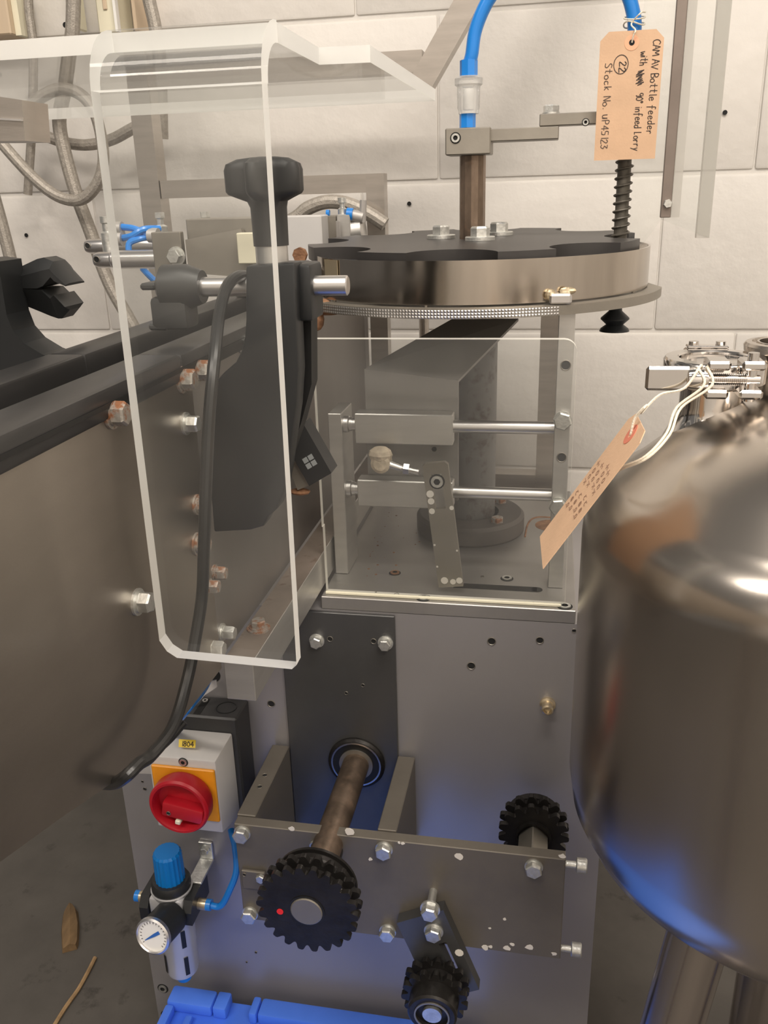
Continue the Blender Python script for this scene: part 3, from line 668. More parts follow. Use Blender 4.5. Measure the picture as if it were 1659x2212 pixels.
def sprocket_profile(n, ro, rr, ph=0):
    fr = [0, .09, .17, .24, .31, .40, .60, .69, .76, .83, .91]; hh = [0, .08, .32, .66, .90, 1, 1, .90, .66, .32, .08]
    P = []
    for k in range(n):
        for f, h in zip(fr, hh): P.append((rr+(ro-rr)*h, ph+2*PI*(k+f)/n))
    return P
def sprocket(name, c, n, ro, rr, th, gap, ph, label, hub_r, hub_l, mats='black_oxide'):
    """two toothed discs on one hub; c: centre of the front face, axis along -Y"""
    c = Vector(c); root = thing(name, c+Vector((0, 0, -ro)), label, 'sprocket', 'black chain sprockets')
    for k in range(2):
        y = c.y+k*gap
        P = [Vector((c.x+r*math.cos(a), y, c.z+r*math.sin(a))) for r, a in sprocket_profile(n, ro, rr, ph)]
        obj('toothed_disc', G().prism(P, (0, th, 0)), mats, root, smooth=25)
    obj('hub', G().lathe((c.x, c.y+th, c.z), (0, 1, 0), [(hub_r, 0), (hub_r, gap-th)], n=36).lathe((c.x, c.y+gap+th, c.z), (0, 1, 0), [(hub_r, 0), (hub_r, hub_l), (hub_r*.7, hub_l)], n=36), mats, root)
    return root
c1_ = Vector((bc.x, .597, .4945))
s1_ = sprocket('chain_sprocket', c1_, 22, .0485, .0415, .0055, .0145, .1, 'largest black double sprocket with a red dot at the left of the face plate', .037, .004)
obj('flange_disc', G().lathe((c1_.x, .619, c1_.z), (0, 1, 0), [(.030, 0), (.0375, .001), (.0395, .003), (.0395, .008), (.0365, .0095), (.0365, .012), (.0400, .0125), (.0400, .0155), (.0156, .017), (.0156, .058)], n=44), 'black_oxide', s1_)
obj('bore_ring', G().lathe((c1_.x, .597, c1_.z), (0, -1, 0), [(.0172, .0002), (.0172, .0006), (.0153, .0006), (.0153, .0002)], n=32), 'seal_black', s1_)
obj('shaft_end', G().lathe((c1_.x, .597, c1_.z), (0, -1, 0), [(.0152, -.002), (.0152, .0012), (.0142, .0018), (0, .0018)], n=32), 'galvanised', s1_)
q = at(605, 1969, Y=.597); obj('red_dot', G().cyl(q, q+Vector((0, -.0005, 0)), .0032, 14), 'red_mark', s1_)
c2_ = at(1152, 1806, Y=.748)
s2_ = sprocket('chain_sprocket', c2_, 15, .0365, .0285, .006, .016, .2, 'small black double sprocket peeking up behind the right end of the face plate', .025, .004)
obj('back_disc', G().lathe((c2_.x, c2_.y+.0225, c2_.z), (0, 1, 0), [(.024, 0), (.0295, .001), (.0295, .009), (0, .009)], n=36), 'black_oxide', s2_)
obj('square_shaft', G().box((c2_.x-.011, .694, c2_.z-.011), (c2_.x+.011, c2_.y+.003, c2_.z+.011), .001, M=Matrix.Translation(c2_) @ Matrix.Rotation(.75, 4, 'Y') @ Matrix.Translation(-c2_)), 'galvanised', s2_)
obj('collar', G().lathe(c2_, (0, -1, 0), [(.0185, 0), (.0185, .004), (.016, .004), (.016, 0)], n=32), 'black_oxide', s2_)
c3_ = at(938, 2160, Y=.640)
s3_ = sprocket('chain_sprocket', c3_, 15, .0335, .0265, .006, .016, .05, 'small black double sprocket at the lower end of the tension arm', .024, .004)
obj('collar', G().lathe(c3_, (0, -1, 0), [(.0245, 0), (.0245, .016), (.0225, .018), (.018, .018), (.0165, .014), (0, .014)], n=36), 'black_oxide', s3_)
obj('snap_ring', G().lathe(c3_+Vector((0, -.0182, 0)), (0, -1, 0), [(.0176, 0), (.0176, .0012), (.0160, .0012), (.0160, 0)], n=36), 'galvanised', s3_)
obj('spindle', G().lathe(c3_, (0, -1, 0), [(.0095, .013), (.0095, .018), (0, .018)], n=20), 'zinc', s3_)
obj('axle', G().cyl((c3_.x, c3_.y+.005, c3_.z), (c3_.x, .6665, c3_.z), .008, 16), 'black_oxide', s3_)
# tension arm
ta = thing('tension_arm', at(960, 2050, Y=.672), 'dark slotted steel tension arm hanging diagonally from the face plate', 'arm')
YA = .667
def A_(px, py): return at(px, py, Y=YA)
tl, tr = A_(857, 1994), A_(957, 1966)
dr = (A_(1035, 2138)-A_(957, 1966)); drn = dr.normalized(); sdx = (tl-tr).normalized()
Wd = (tl-tr).length; Ln = dr.length
def B_(u, v): return tr+(tl-tr)*u+drn*v
th = (0, .0125, 0); g = G()
s0, s1 = Ln*.36, Ln*.90
g.prism([B_(0, 0), B_(1, 0), B_(1, s0), B_(0, s0)], th)
g.prism([B_(0, s0), B_(.22, s0), B_(.22, s1), B_(0, s1)], th)
g.prism([B_(.38, s0), B_(1, s0), B_(1, s1), B_(.38, s1)], th)
g.prism([B_(0, s1), B_(1, s1), B_(1, Ln), B_(0, Ln)], th)
ap = obj('arm_plate', g, 'dark_plate', ta, smooth=0)
bolt(ap, at(937, 2010, Y=YA), washer=.0098, af=.0145, h=.006)
c = at(992, 2058, Y=YA-.0001); obj('paint_chip', G().cyl(c, c+Vector((0, -.0003, 0)), .0045, 9), 'paint_chip', ap)

# ================================================================== isolator switch
sw = thing('isolator_switch', (-.37, .79, .43), 'grey rotary isolator switch with red knob on orange plate fixed to the cabinet', 'switch')
bxl, bxr, sz0, sz1 = -.4185, -.3300, .4455, .5600
yf = .740
f0 = at(318, 1652, Y=yf); f1 = at(462, 1668, Y=yf); f2 = at(474, 1797, Y=yf)
fx0, fx1 = at(322, 1650, Y=yf).x, at(473, 1720, Y=yf).x; fz1 = at(400, 1640, Y=yf).z; fz0 = at(440, 1795, Y=yf).z
bk_y = .778
B4 = [(fx0-.004, bk_y, fz0-.004), (fx1+.007, bk_y, fz0-.004), (fx1+.007, bk_y, fz1+.012), (fx0-.004, bk_y, fz1+.012)]
F4 = [(fx0, yf, fz0), (fx1, yf, fz0), (fx1, yf, fz1), (fx0, yf, fz1)]
g = G().add([Vector(p) for p in B4+F4], [[3, 2, 1, 0], [4, 5, 6, 7], [0, 1, 5, 4], [1, 2, 6, 5], [2, 3, 7, 6], [3, 0, 4, 7]])
bm = bmesh.new(); vs = [bm.verts.new(p) for p in g.v]
for f in g.f: bm.faces.new([vs[i] for i in f])
bmesh.ops.bevel(bm, geom=bm.edges[:], offset=.002, segments=2, affect='EDGES', profile=.5)
g2 = G(); g2._bm(bm)
cov = obj('cover', g2, 'white_plastic', sw)
bb = obj('back_box', G().box((fx0-.003, bk_y+.0003, fz0-.005), (fx1+.013, YP-.0004, fz1+.030), .002), 'grey_black_plastic', sw)
zt = fz1+.030
for k, x in enumerate((fx0+.012, fx1-.012)):
    obj('knockout', G().lathe((x+.006, bk_y+.021, zt-.0005), (0, 0, 1), [(.012, 0), (.012, .0012), (.0108, .0012), (.0108, .0002), (0, .0002)], n=24), 'black_plastic', bb)
obj('slot', G().box(((fx0+fx1)/2, bk_y+.004, zt-.0004), ((fx0+fx1)/2+.008, bk_y+.036, zt+.0003)), 'hole_dark', bb)
socket_screw(bb, ((fx0+fx1)/2+.004, bk_y+.030, zt+.0003), r=.0032)
obj('cable_gland', G().lathe((fx1-.018, bk_y+.022, fz0-.005), (0, 0, -1), [(0, 0), (.015, 0), (.015, .008), (.012, .010), (.012, .018), (0, .020)], n=20), 'black_plastic', sw)
socket_screw(cov, at(396, 1646, Y=yf-.0001), (0, -1, 0), r=.0042)
st = obj('sticker', G().prism([at(389, 1594, Y=.7565)+Vector((0, -.0025, 0)), at(425, 1596, Y=.7565)+Vector((0, -.0025, 0)), at(424, 1613, Y=.751)+Vector((0, -.0025, 0)), at(388, 1611, Y=.751)+Vector((0, -.0025, 0))], (0, -.0003, .0004)), 'sticker_yellow', cov, smooth=0)
sd1 = (at(425, 1596, Y=.7565)-at(389, 1594, Y=.7565)).normalized(); sd2 = (at(389, 1594, Y=.7565)-at(388, 1611, Y=.751)).normalized(); sdn = sd1.cross(sd2); sdn = sdn if sdn.y < 0 else -sdn
g = G(); write(g, '1804', at(394, 1609, Y=.7515)+Vector((0, -.0029, .0006)), sd1, sd2, .0052, .0008, sdn, .8); obj('print', g, 'ink', st, smooth=0)
yp0, yp1 = at(333, 1668, Y=yf-.004), at(470, 1680, Y=yf-.004)
pz0 = at(455, 1775, Y=yf-.004).z
op = obj('indicator_plate', G().box((at(332, 1700, Y=yf-.004).x, yf-.0042, pz0), (at(468, 1720, Y=yf-.004).x, yf-.0002, at(400, 1660, Y=yf-.004).z), .0012), 'yellow_plate', sw)
kc = at(391, 1735, Y=yf-.022); kc = Vector((kc.x-.001, yf-.0043, at(391, 1738, Y=yf-.022).z))
kn = obj('knob', G().lathe(kc, (0, -1, 0), [(.024, 0), (.0315, .003), (.0340, .009), (.0340, .022), (.0322, .0245), (.0298, .0245), (.0280, .021), (.0268, .012), (0, .011)], n=44), 'red_plastic', sw)
M = Matrix.Translation(kc) @ Matrix.Rotation(math.radians(10), 4, 'Y')
obj('grip', G().box((-.0185, -.0245, -.0150), (.0285, -.0105, .0030), .0025, M=M), 'red_plastic', kn)
obj('pointer', G().box((-.002, -.0255, -.0215), (.004, -.0105, -.0160), .001, M=M), 'cream_plastic', kn)
hole(kn, M @ Vector((-.010, -.0248, -.009)), r=.0022, name='screw_hole')
obj('lock_slot', G().lathe(at(447, 1707, Y=yf-.0043), (0, -1, 0), [(.0036, 0), (.0036, .0004), (0, .0004)], n=14), 'red_plastic', op)

# black mains cable from the bracket down to the switch
cb = obj('mains_cable', G().tube([at(540, 598, Y=.640), at(515, 597, Y=.620), at(490, 620, Y=.600), at(474, 680, Y=.575), at(463, 780, Y=.545), at(452, 900, Y=.530), at(445, 1050, Y=.520), at(440, 1200, Y=.515), at(436, 1290, Y=.515), at(422, 1380, Y=.505), at(404, 1470, Y=.49), at(374, 1568, Y=.46), at(328, 1630, Y=.43), at(300, 1650, Y=.414), at(272, 1677, Y=.405), at(245, 1692, Y=.425), at(215, 1692, Y=.47), at(190, 1692, Y=.53)], .0042, 12, 8), 'cable_black')
tag(cb, 'long black rubber cable drooping down the conveyor side from the plastic bracket', 'cable')
cb2 = obj('mains_cable', G().tube([at(400, 1560, Y=.56), at(365, 1600, Y=.55), at(330, 1628, Y=.54), at(285, 1648, Y=.56), at(235, 1680, Y=.62)], .0028, 10, 6), 'cable_black')
tag(cb2, 'short thin black cable running beside the thick one near the switch', 'cable')

# ================================================================== air filter regulator
xr, yr = -.427, .766
rg = thing('air_regulator', (xr, yr, .19), 'air filter regulator with blue knob and pressure gauge on the cabinet front', 'regulator')
def zr_(py, px): return at(px, py, Y=yr).z
z_kt, z_kb, z_cb = zr_(1838, 357), zr_(1896, 367), zr_(1915, 370)
kb = obj('knob', G().lathe((xr, yr, z_kb), (0, 0, 1), [(.0178, 0), (.0170, z_kt-z_kb-.003), (.0150, z_kt-z_kb), (0, z_kt-z_kb)], n=40, rib=.955), 'blue_pneumatic', rg, smooth=20)
obj('collar', G().lathe((xr, yr, z_kb-.010), (0, 0, 1), [(.0235, -.002), (.0235, .006), (.0215, .010), (.018, .0105), (0, .0105)], n=36), 'black_plastic', rg)
zbt = z_kb-.0115
obj('body', G().lathe((xr, yr, zbt), (0, 0, 1), [(.0235, -.006), (.0250, -.001), (.0245, .0), (0, .0)], n=36).box((xr-.0215, yr-.021, zbt-.040), (xr+.0215, yr+.020, zbt-.004), .003), 'silver_paint', rg)
for sx in (-1, 1):
    x0 = xr+sx*.022
    sc = obj('side_cover', G().prism([(x0, yr-.024, zbt-.034), (x0, yr-.024, zbt-.016), (x0, yr-.016, zbt-.004), (x0, yr+.030, zbt-.004), (x0, yr+.030, zbt-.034)], (sx*.011, 0, 0)), 'black_plastic', rg, smooth=0)
    ft = obj('fitting', G().cyl((x0+sx*.011, yr-.001, zbt-.022), (x0+sx*.021, yr-.001, zbt-.022), .0068, 16), 'brass', sc)
    obj('release_ring', G().cyl((x0+sx*.021, yr-.001, zbt-.022), (x0+sx*.027, yr-.001, zbt-.022), .0068, 16), 'blue_tube', ft)
zb_ = zr_(2095, 396)
obj('bowl', G().lathe((xr, yr, zb_), (0, 0, 1), [(0, 0), (.0145, 0), (.0190, .004), (.0203, .010), (.0218, zbt-.041-zb_), (0, zbt-.041-zb_)], n=40), 'silver_paint', rg)
for a, h0, h1 in ((-48, .012, .040), (-48, .056, .082), (-128, .012, .040)):
    t = math.radians(a); rr = .0207+.0008*(h0/.04)
    g = G(); vs = []
    for i in range(5):
        tt_ = t+math.radians((i-2)*3.6)
        for z in (h0, h1): vs.append((xr+(rr+.0006)*math.cos(tt_), yr+(rr+.0006)*math.sin(tt_), zb_+z))
    g.add(vs, [[2*i, 2*i+1, 2*i+3, 2*i+2] for i in range(4)])
    for i in range(5): pass
    obj('sight_slot', g, 'seal_black', rg)
obj('drain_cap', G().lathe((xr, yr, zb_-.012), (0, 0, 1), [(0, 0), (.009, 0), (.011, .006), (.011, .012), (0, .012)], n=20), 'blue_tube', rg)
ga = Vector((-.12, -1, .22)).normalized(); gl_ = .040; gb = at(333, 2019, Y=yr-.060)-ga*gl_
gz = obj('gauge', G().lathe(gb, ga, [(.016, 0), (.0205, .004), (.0205, gl_)], n=40), 'black_plastic', rg)
obj('bezel', G().lathe(gb+ga*gl_, ga, [(.0205, -.002), (.0222, 0), (.0222, .004), (.0200, .0055), (.0190, .004), (.0190, 0)], n=40), 'bright_steel', gz)
obj('dial', G().lathe(gb+ga*gl_, ga, [(.0190, .002), (0, .002)], n=32), 'white_dial', gz)
gx = ga.cross(Vector((0, 0, 1))).normalized(); gy = gx.cross(ga); gc = gb+ga*(gl_+.0024)
gx = -gx if gx.x < 0 else gx; gy = gy if gy.z > 0 else -gy
d = (gx*.8+gy*.6).normalized(); e = d.cross(ga)
obj('needle', G().prism([gc-d*.013-e*.0004, gc+d*.002-e*.0018, gc+d*.010-e*.002, gc+d*.010+e*.002, gc+d*.002+e*.0018, gc-d*.013+e*.0004], ga*.0004), 'dial_blue', gz, smooth=0)
g = G()
for i in range(19):
    a = math.radians(-40+i*260/18); dd = gx*math.cos(a)+gy*math.sin(a); ee = dd.cross(ga)
    g.prism([gc+dd*.0148-ee*.0003, gc+dd*.0172-ee*.0003, gc+dd*.0172+ee*.0003, gc+dd*.0148+ee*.0003], ga*.0002)
obj('scale_marks', g, 'ink', gz, smooth=0)
br = obj('mounting_bracket', G().box((xr+.016, yr+.010, zbt-.004), (xr+.034, yr+.052, zbt-.001), .0006).box((xr+.016, YP-.004, zbt-.001), (xr+.034, YP-.0004, zbt+.024), .0006), 'zinc', rg)
bolt(br, (xr+.025, YP-.004, zbt+.014), af=.009, h=.004, washer=.006, spring=False)
fxp = Vector((xr+.022+.027, yr-.001, zbt-.022))
at_ = obj('air_tube', G().tube([fxp+Vector((-.004, 0, 0)), fxp+Vector((.012, 0, .001)), at(497, 1921, Y=.765), at(511, 1880, Y=.772), at(508, 1830, Y=.782), at(502, 1805, Y=.790), at(499, 1792, Y=.796)], .0040, 10, 8), 'blue_tube')
tag(at_, 'thin blue air tube curving up from the regulator to behind the switch', 'tube')

# ================================================================== blue crate
cr = thing('plastic_crate', (-.27, .66, 0), 'bright blue plastic crate lid with notched edge at the foot of the cabinet', 'crate')
cz = .125; cxl, cxr, cyb, cyf = -.462, -.050, .800, .26
obj('body', G().box((cxl+.02, cyf+.02, 0), (cxr-.02, cyb-.02, cz-.030), .004), 'blue_crate', cr)
ld = obj('lid', G().box((cxl, cyf, cz-.030), (cxr, cyb, cz-.012), .003), 'blue_crate', cr)
xs = [cxl, at(475, 2155, Y=cyb).x, at(505, 2165, Y=cyb).x, at(552, 2168, Y=cyb).x, at(570, 2175, Y=cyb).x, cxr]
obj('rim', G().box((xs[0], cyb-.028, cz-.0119), (xs[1]-.0006, cyb-.001, cz+.006), .004), 'blue_crate', ld)
obj('rim', G().box((xs[1]+.0006, cyb-.028, cz-.0119), (xs[2], cyb-.001, cz+.006), .003), 'blue_crate', ld)
obj('rim', G().box((xs[3], cyb-.028, cz-.0119), (xs[4]-.0006, cyb-.001, cz+.006), .003), 'blue_crate', ld)
obj('rim', G().box((xs[4]+.0006, cyb-.028, cz-.0119), (xs[5], cyb-.001, cz+.006), .004), 'blue_crate', ld)
obj('rim', G().box((cxl, cyf, cz-.0119), (cxl+.012, cyb-.0285, cz+.003), .003).box((cxl+.03, cyf, cz-.0119), (cxl+.04, cyb-.035, cz-.002), .003), 'blue_crate', ld)

# ------------------------------------------------------------------ debris on the floor
def fp_(px, py): return at(px, py, Z=0)
a, b = fp_(152, 1965), fp_(152, 2055); d = (b-a); ln_ = d.length; d = d/ln_; s_ = Vector((-d.y, d.x, 0)); hh = .010; wv = .0145
g = G(); vs = []
for k, (t, w_) in enumerate(((0, .35), (.12, .8), (.5, 1), (.9, .95), (1, .8))):
    c = a+d*ln_*t
    for u, z in ((-1, 0), (1, 0), (.8, .8), (.1, 1.15), (-.75, .7)): vs.append(c+s_*u*wv*w_*random.uniform(.9, 1.1)+Vector((0, 0, z*hh*1.3+.0002)))
fs = []
for i in range(4):
    for k in range(5): fs.append([i*5+k, i*5+(k+1) % 5, i*5+5+(k+1) % 5, i*5+5+k])
fs += [[4, 3, 2, 1, 0], [20, 21, 22, 23, 24]]
tag(obj('wood_chunk', g.add(vs, fs), 'wood', smooth=20), 'short brown split chunk of wood lying on the concrete floor', 'wood chunk')
P = [fp_(206, 2072), fp_(192, 2100), fp_(170, 2140), fp_(145, 2175), fp_(120, 2215), fp_(95, 2260)]
P = [p+Vector((0, 0, .0032)) for p in P]
tag(obj('dry_stalk', G().tube(P, .0032, 7, 3), 'dry_stalk'), 'thin dry plant stalk lying on the concrete floor', 'stalk')

# ================================================================== steel tank on legs
tx, ty, tr_ = .20, .60, .1735
tk = thing('steel_tank', (tx, ty, 0), 'polished stainless steel tank with domed top standing on slanted tube legs', 'tank')
prof = []
ztop, zside, zlow = .968, .862, .668
R = tr_
# bottom dish, side wall, knuckle, dome
prof += [(0, .585), (.06, .588), (.105, .598), (.140, .615), (.160, .636), (.170, .656), (R, .680)]
prof += [(R, .74), (R, .80), (R, .876)]
for k in range(1, 9):
    a = k/8*math.radians(62); kr = .052; prof.append((R-kr+kr*math.cos(a), .876+kr*math.sin(a)*1.0))
r_e, z_e = prof[-1]
for k in range(1, 11):
    t = k/10; r_ = r_e*(1-t); prof.append((r_, z_e+.056*(1-(r_/r_e)**2.5)))
obj('shell', G().lathe((tx, ty, 0), (0, 0, 1), prof, n=128), 'tank_steel', tk, smooth=60)
def zdome(r):
    for (ra, za_), (rb_, zb2) in zip(prof[18:], prof[19:]):
        if rb_ <= r <= ra: return za_+(zb2-za_)*(ra-r)/(ra-rb_)
    return prof[-1][1]
for k, a in enumerate((218, 300, 75)):
    t = math.radians(a); p0 = Vector((tx+.085*math.cos(t), ty+.085*math.sin(t), .615)); p1 = Vector((tx+(.215 if k == 0 else .19)*math.cos(t), ty+(.215 if k == 0 else .19)*math.sin(t), .0))
    lg = obj('leg', G().cyl(p0, p1, .0225, 28), 'leg_steel', tk)
    obj('foot', G().cyl(p1, p1+Vector((0, 0, .006)), .032, 24), 'leg_steel', lg)
# ferrule with clamp
fc = Vector((.1125, .64, .990)); dist = math.hypot(fc.x-tx, fc.y-ty); zn = zdome(dist)
fr_ = obj('neck', G().lathe((fc.x, fc.y, zn-.012), (0, 0, 1), [(.031, -.006), (.026, .004), (.0225, .010), (.0215, .018), (.0215, fc.z-.010-zn+.012), (.029, fc.z-.008-zn+.012), (.029, fc.z+.004-zn+.012), (.0215, fc.z+.004-zn+.012), (0, fc.z+.004-zn+.012)], n=40), 'chrome', tk, smooth=40)
cmp_ = thing('pipe_clamp', fc+Vector((0, 0, -.008)), 'chromed hinged pipe clamp with wing nut on the tank neck', 'clamp')
obj('clamp_ring', G().lathe(fc, (0, 0, 1), [(.0250, -.0105), (.0325, -.0100), (.0345, -.0085), (.0345, .0060), (.0330, .0080), (.0250, .0080), (.0240, .0070), (.0240, .0045), (.0295, .0045)], n=56), 'chrome', cmp_, smooth=40)
obj('cap', G().lathe(fc, (0, 0, 1), [(.0233, .0042), (.0225, .0052), (.012, .0048), (0, .0046)], n=40), 'chrome', cmp_, smooth=40)
yf_ = fc.y-.0335
for dx in (-.0045, .0170):
    for dz in (-.0125, .0065):
        obj('lug', G().box((fc.x+dx-.0075, yf_-.0115, fc.z+dz), (fc.x+dx+.0075, yf_+.008, fc.z+dz+.0062), .0016), 'chrome', cmp_)
obj('pivot_pin', G().cyl((fc.x+.017, yf_-.005, fc.z-.0145), (fc.x+.017, yf_-.005, fc.z+.0175), .0036, 14), 'chrome', cmp_)
# threaded clamp bolt
vs = []; sp = []
g = G().cyl((fc.x-.020, yf_-.006, fc.z), (fc.x+.022, yf_-.006, fc.z), .0032, 14)
for i in range(20): g.lathe((fc.x-.011+i*.00125, yf_-.006, fc.z), (1, 0, 0), [(.0031, 0), (.0040, .0006), (.0031, .00125)], n=14)
cbolt = obj('clamp_bolt', g, 'chrome', cmp_)
obj('wing_nut', G().lathe((fc.x-.0105, yf_-.006, fc.z), (-1, 0, 0), [(.0036, 0), (.0072, 0), (.0078, .003), (.0078, .010), (.0072, .0125), (.0060, .013), (0, .013)], n=20).box((fc.x-.050, yf_-.0085, fc.z-.0078), (fc.x-.021, yf_-.0035, fc.z+.0085), .0018), 'chrome', cmp_)
yb_ = fc.y+.0335
for dx in (-.0095, .0095):
    lk = obj('hinge_lug', G().box((fc.x+dx-.0065, yb_-.006, fc.z-.005), (fc.x+dx+.0065, yb_+.009, fc.z+.0075), .0014), 'chrome', cmp_)
    obj('hinge_pin', G().cyl((fc.x+dx, yb_+.004, fc.z+.0074), (fc.x+dx, yb_+.004, fc.z+.0125), .0036, 12), 'chrome', lk)
obj('hinge_link', G().box((fc.x-.0145, yb_-.001, fc.z+.0078), (fc.x+.0145, yb_+.009, fc.z+.0098), .0007), 'chrome', cmp_)
# second neck with an open flange
f2 = at(1697, 745, Y=.665); d2 = math.hypot(f2.x-tx, f2.y-ty); z2 = zdome(d2)
nk = obj('neck', G().lathe((f2.x, f2.y, 0), (0, 0, 1), [(.030, z2-.010), (.0240, z2-.003), (.0195, z2+.006), (.0185, f2.z-.016), (.0205, f2.z-.008), (.0275, f2.z-.004), (.0280, f2.z), (.0265, f2.z+.002), (.0225, f2.z+.0025), (.0220, f2.z+.001), (.0195, f2.z+.001), (.0190, f2.z+.0025), (.0175, f2.z+.0025), (.0170, f2.z-.012), (0, f2.z-.012)], n=44), 'tank_steel', tk, smooth=35)

# tag tied to the clamp
Yt = .565
A0, A1, A2, A3 = at(1166, 1159, Y=Yt), at(1158, 1232, Y=Yt-.041), at(1336, 984, Y=Yt-.041), at(1350, 930, Y=Yt)
ly = ((A3-A0)+(A2-A1)).normalized(); lx = (A1-A0); lx = (lx-ly*lx.dot(ly)).normalized(); ln2 = lx.cross(ly); TH2 = .106; TW2 = .050
ln2 = ln2 if ln2.dot(Vector((0, 0, CAM_H))-A0) > 0 else -ln2
def T2(u, v, k=0): return A0+lx*(u*TW2)+ly*(v*TH2)+ln2*k
t2 = tag_card('shipping_tag', 'blank-looking brown card tag seen edge-on hanging by string from the tank clamp', T2, TW2, TH2, lx, ly, ln2)
hc2 = T2(.5, .91)
obj('eyelet', G().lathe(hc2, ln2, [(TW2*.14, 0), (TW2*.14, .0003), (TW2*.05, .0003), (TW2*.05, 0)], n=24), 'tag_ring_red', t2)
g = G()
for v in (.20, .40, .62, .80): write(g, 'stock ned', T2(v, .78-random.uniform(0, .1), .0002), -ly, -lx, .006, .0007, ln2, .85)
obj('handwriting', g, 'tag_faint', t2, smooth=0)
wn = fc+Vector((-.020, -.0335-.006, 0))
g = G()
g.tube([hc2, hc2+ln2*.004+ly*.010, hc2+ly*.020+ln2*.003, at(1385, 892, Y=.582), at(1425, 853, Y=.592), wn+Vector((-.006, -.010, -.004)), wn+Vector((.004, -.003, .0095)), wn+Vector((.006, .009, .002))], .0009, 6, 6)
g.tube([wn+Vector((.002, -.004, .0092)), wn+Vector((.006, -.010, -.002)), at(1462, 880, Y=.590), at(1440, 935, Y=.575), at(1395, 985, Y=.555), at(1345, 1008, Y=.562), at(1318, 1020, Y=.578)], .0009, 6, 6)
g.tube([wn+Vector((.008, -.003, .0092)), wn+Vector((.011, -.010, -.002)), at(1472, 880, Y=.590), at(1447, 938, Y=.575), at(1400, 988, Y=.555), at(1347, 1012, Y=.562), at(1320, 1026, Y=.578)], .0009, 6, 6)
obj('string', g, 'string_cotton', t2)

# ================================================================== conveyor
XC = -.262
cv = thing('conveyor', (-.31, .75, 0), 'long steel-sided conveyor with black plastic rails running back towards the wall', 'conveyor')
def cp(px, py): return at(px, py, X=XC)
sy = cp(432, 1000).y
bot = [cp(432, 1510), cp(400, 1545), cp(355, 1605), cp(270, 1672), cp(130, 1768), cp(0, 1862)]
poly = [(XC, sy, 1.0010), (XC, sy, bot[0].z)]+[(XC, p.y, p.z) for p in bot[1:]]+[(XC, -.10, .90), (XC, -.10, 1.0010)]
sp1 = obj('side_plate', G().prism(poly, (-.003, 0, 0)), 'conveyor_steel', cv, smooth=0)
yend = cp(793, 740).y
zj = .748
sp2 = obj('side_plate', G().prism([(XC-.0031, sy-.03, 1.0010), (XC-.0031, sy-.03, bot[0].z+.012), (XC-.0031, sy+.01, zj-.002), (XC-.0031, yend, zj-.002), (XC-.0031, yend, 1.0010)], (-.004, 0, 0)), 'rear_steel', cv, smooth=0)
obj('far_side_plate', G().box((-.367, -.10, .80), (-.363, 1.25, 1.001)), 'conveyor_steel', cv, smooth=0)
obj('end_edge', G().box((XC-.0075, yend+.0002, zj), (XC+.002, yend+.003, 1.0)), 'bright_steel', cv, smooth=0)
ysplit = at(350, 770, Z=1.006).y
for (ya, yb2) in ((-.10, ysplit-.0005), (ysplit+.0005, yend)):
    obj('near_rail', G().box((-.2945, ya, .988), (XC+.0022, yb2, 1.0075), .0025), 'rail_plastic', cv)
    obj('far_rail', G().box((-.3645, ya, .975), (-.3345, yb2, 1.0075), .0025), 'rail_plastic', cv)
obj('rail_channel', G().box((-.334, -.10, .9665), (-.295, 1.25, .975)), 'seal_black', cv, smooth=0)
obj('gap_strip', G().box((XC+.0003, -.10, .9955), (XC+.0030, yend, .9985)), 'seal_black', cv, smooth=0)  # black strip drawn for the thin gap between side plate and rail
def cb_(px, py, mt, af=.0135, wr=.0098, pl=None, x=XC, h=.0075):
    bolt(pl or sp1, at(px, py, X=x), (1, 0, 0), af=af, h=h, m=mt, washer=wr)
cb_(240, 893, 'rusty_bolt'); cb_(392, 820, 'rusty_bolt'); cb_(424, 800, 'rusty_bolt'); cb_(400, 915, 'zinc', .011, .0085); cb_(296, 1300, 'zinc', .0125, .0092)
cb_(424, 1090, 'rusty_bolt', .010, .008); cb_(424, 1175, 'rusty_bolt', .011, .009)
cb_(462, 1237, 'rusty_bolt', .010, .007, sp2, XC-.003); cb_(446, 1266, 'rusty_bolt', .010, .008, sp2, XC-.003)
cb_(478, 1366, 'zinc', .0105, .008, sp2, XC-.003, .009); cb_(454, 1400, 'zinc', .0115, .0085, sp2, XC-.003, .009); cb_(520, 740, 'zinc', .0125, .0095, sp2, XC-.003)
g = G()
for k, (y0, y1, w_) in enumerate(((1160, 1500, .0035), (1300, 1440, .006), (1210, 1300, .005))):
    q0, q1 = cp(437, y0), cp(437, y1)
    g.prism([(XC-.0028, sy+.0005, q0.z), (XC-.0028, sy+w_, q0.z-.01), (XC-.0028, sy+w_*.7, q1.z+.01), (XC-.0028, sy+.0005, q1.z)], (.0004, 0, 0))
obj('rust_streak', g, 'rust', sp2, smooth=0)
# legs keep it up
for y in (.02, 1.225):
    obj('leg', G().box((-.345, y-.02, 0), (-.305, y+.02, .966), .002), 'brushed_tube', cv)

# cross beam bolted under the conveyor side
bmx0, bmx1 = XC-.0005+.001, -.2353
cbm = thing('support_beam', (-.248, .9, .709), 'rectangular aluminium beam with rusty top running back beside the base plate', 'beam')
obj('bar', G().box((XC+.0008, .605, .7095), (bmx1, 1.22, .7475), .0006), 'aluminium', cbm)
obj('rusty_top', G().box((XC+.0012, .606, .7476), (bmx1-.0004, 1.20, .7479)), 'rust_film', cbm, smooth=0)
q = at(548, 1358, Z=.7479)
bolt(cbm, (XC+.0135, q.y, .7479), (0, 0, 1), af=.012, h=.006, m='rusty_bolt', washer=.0105)

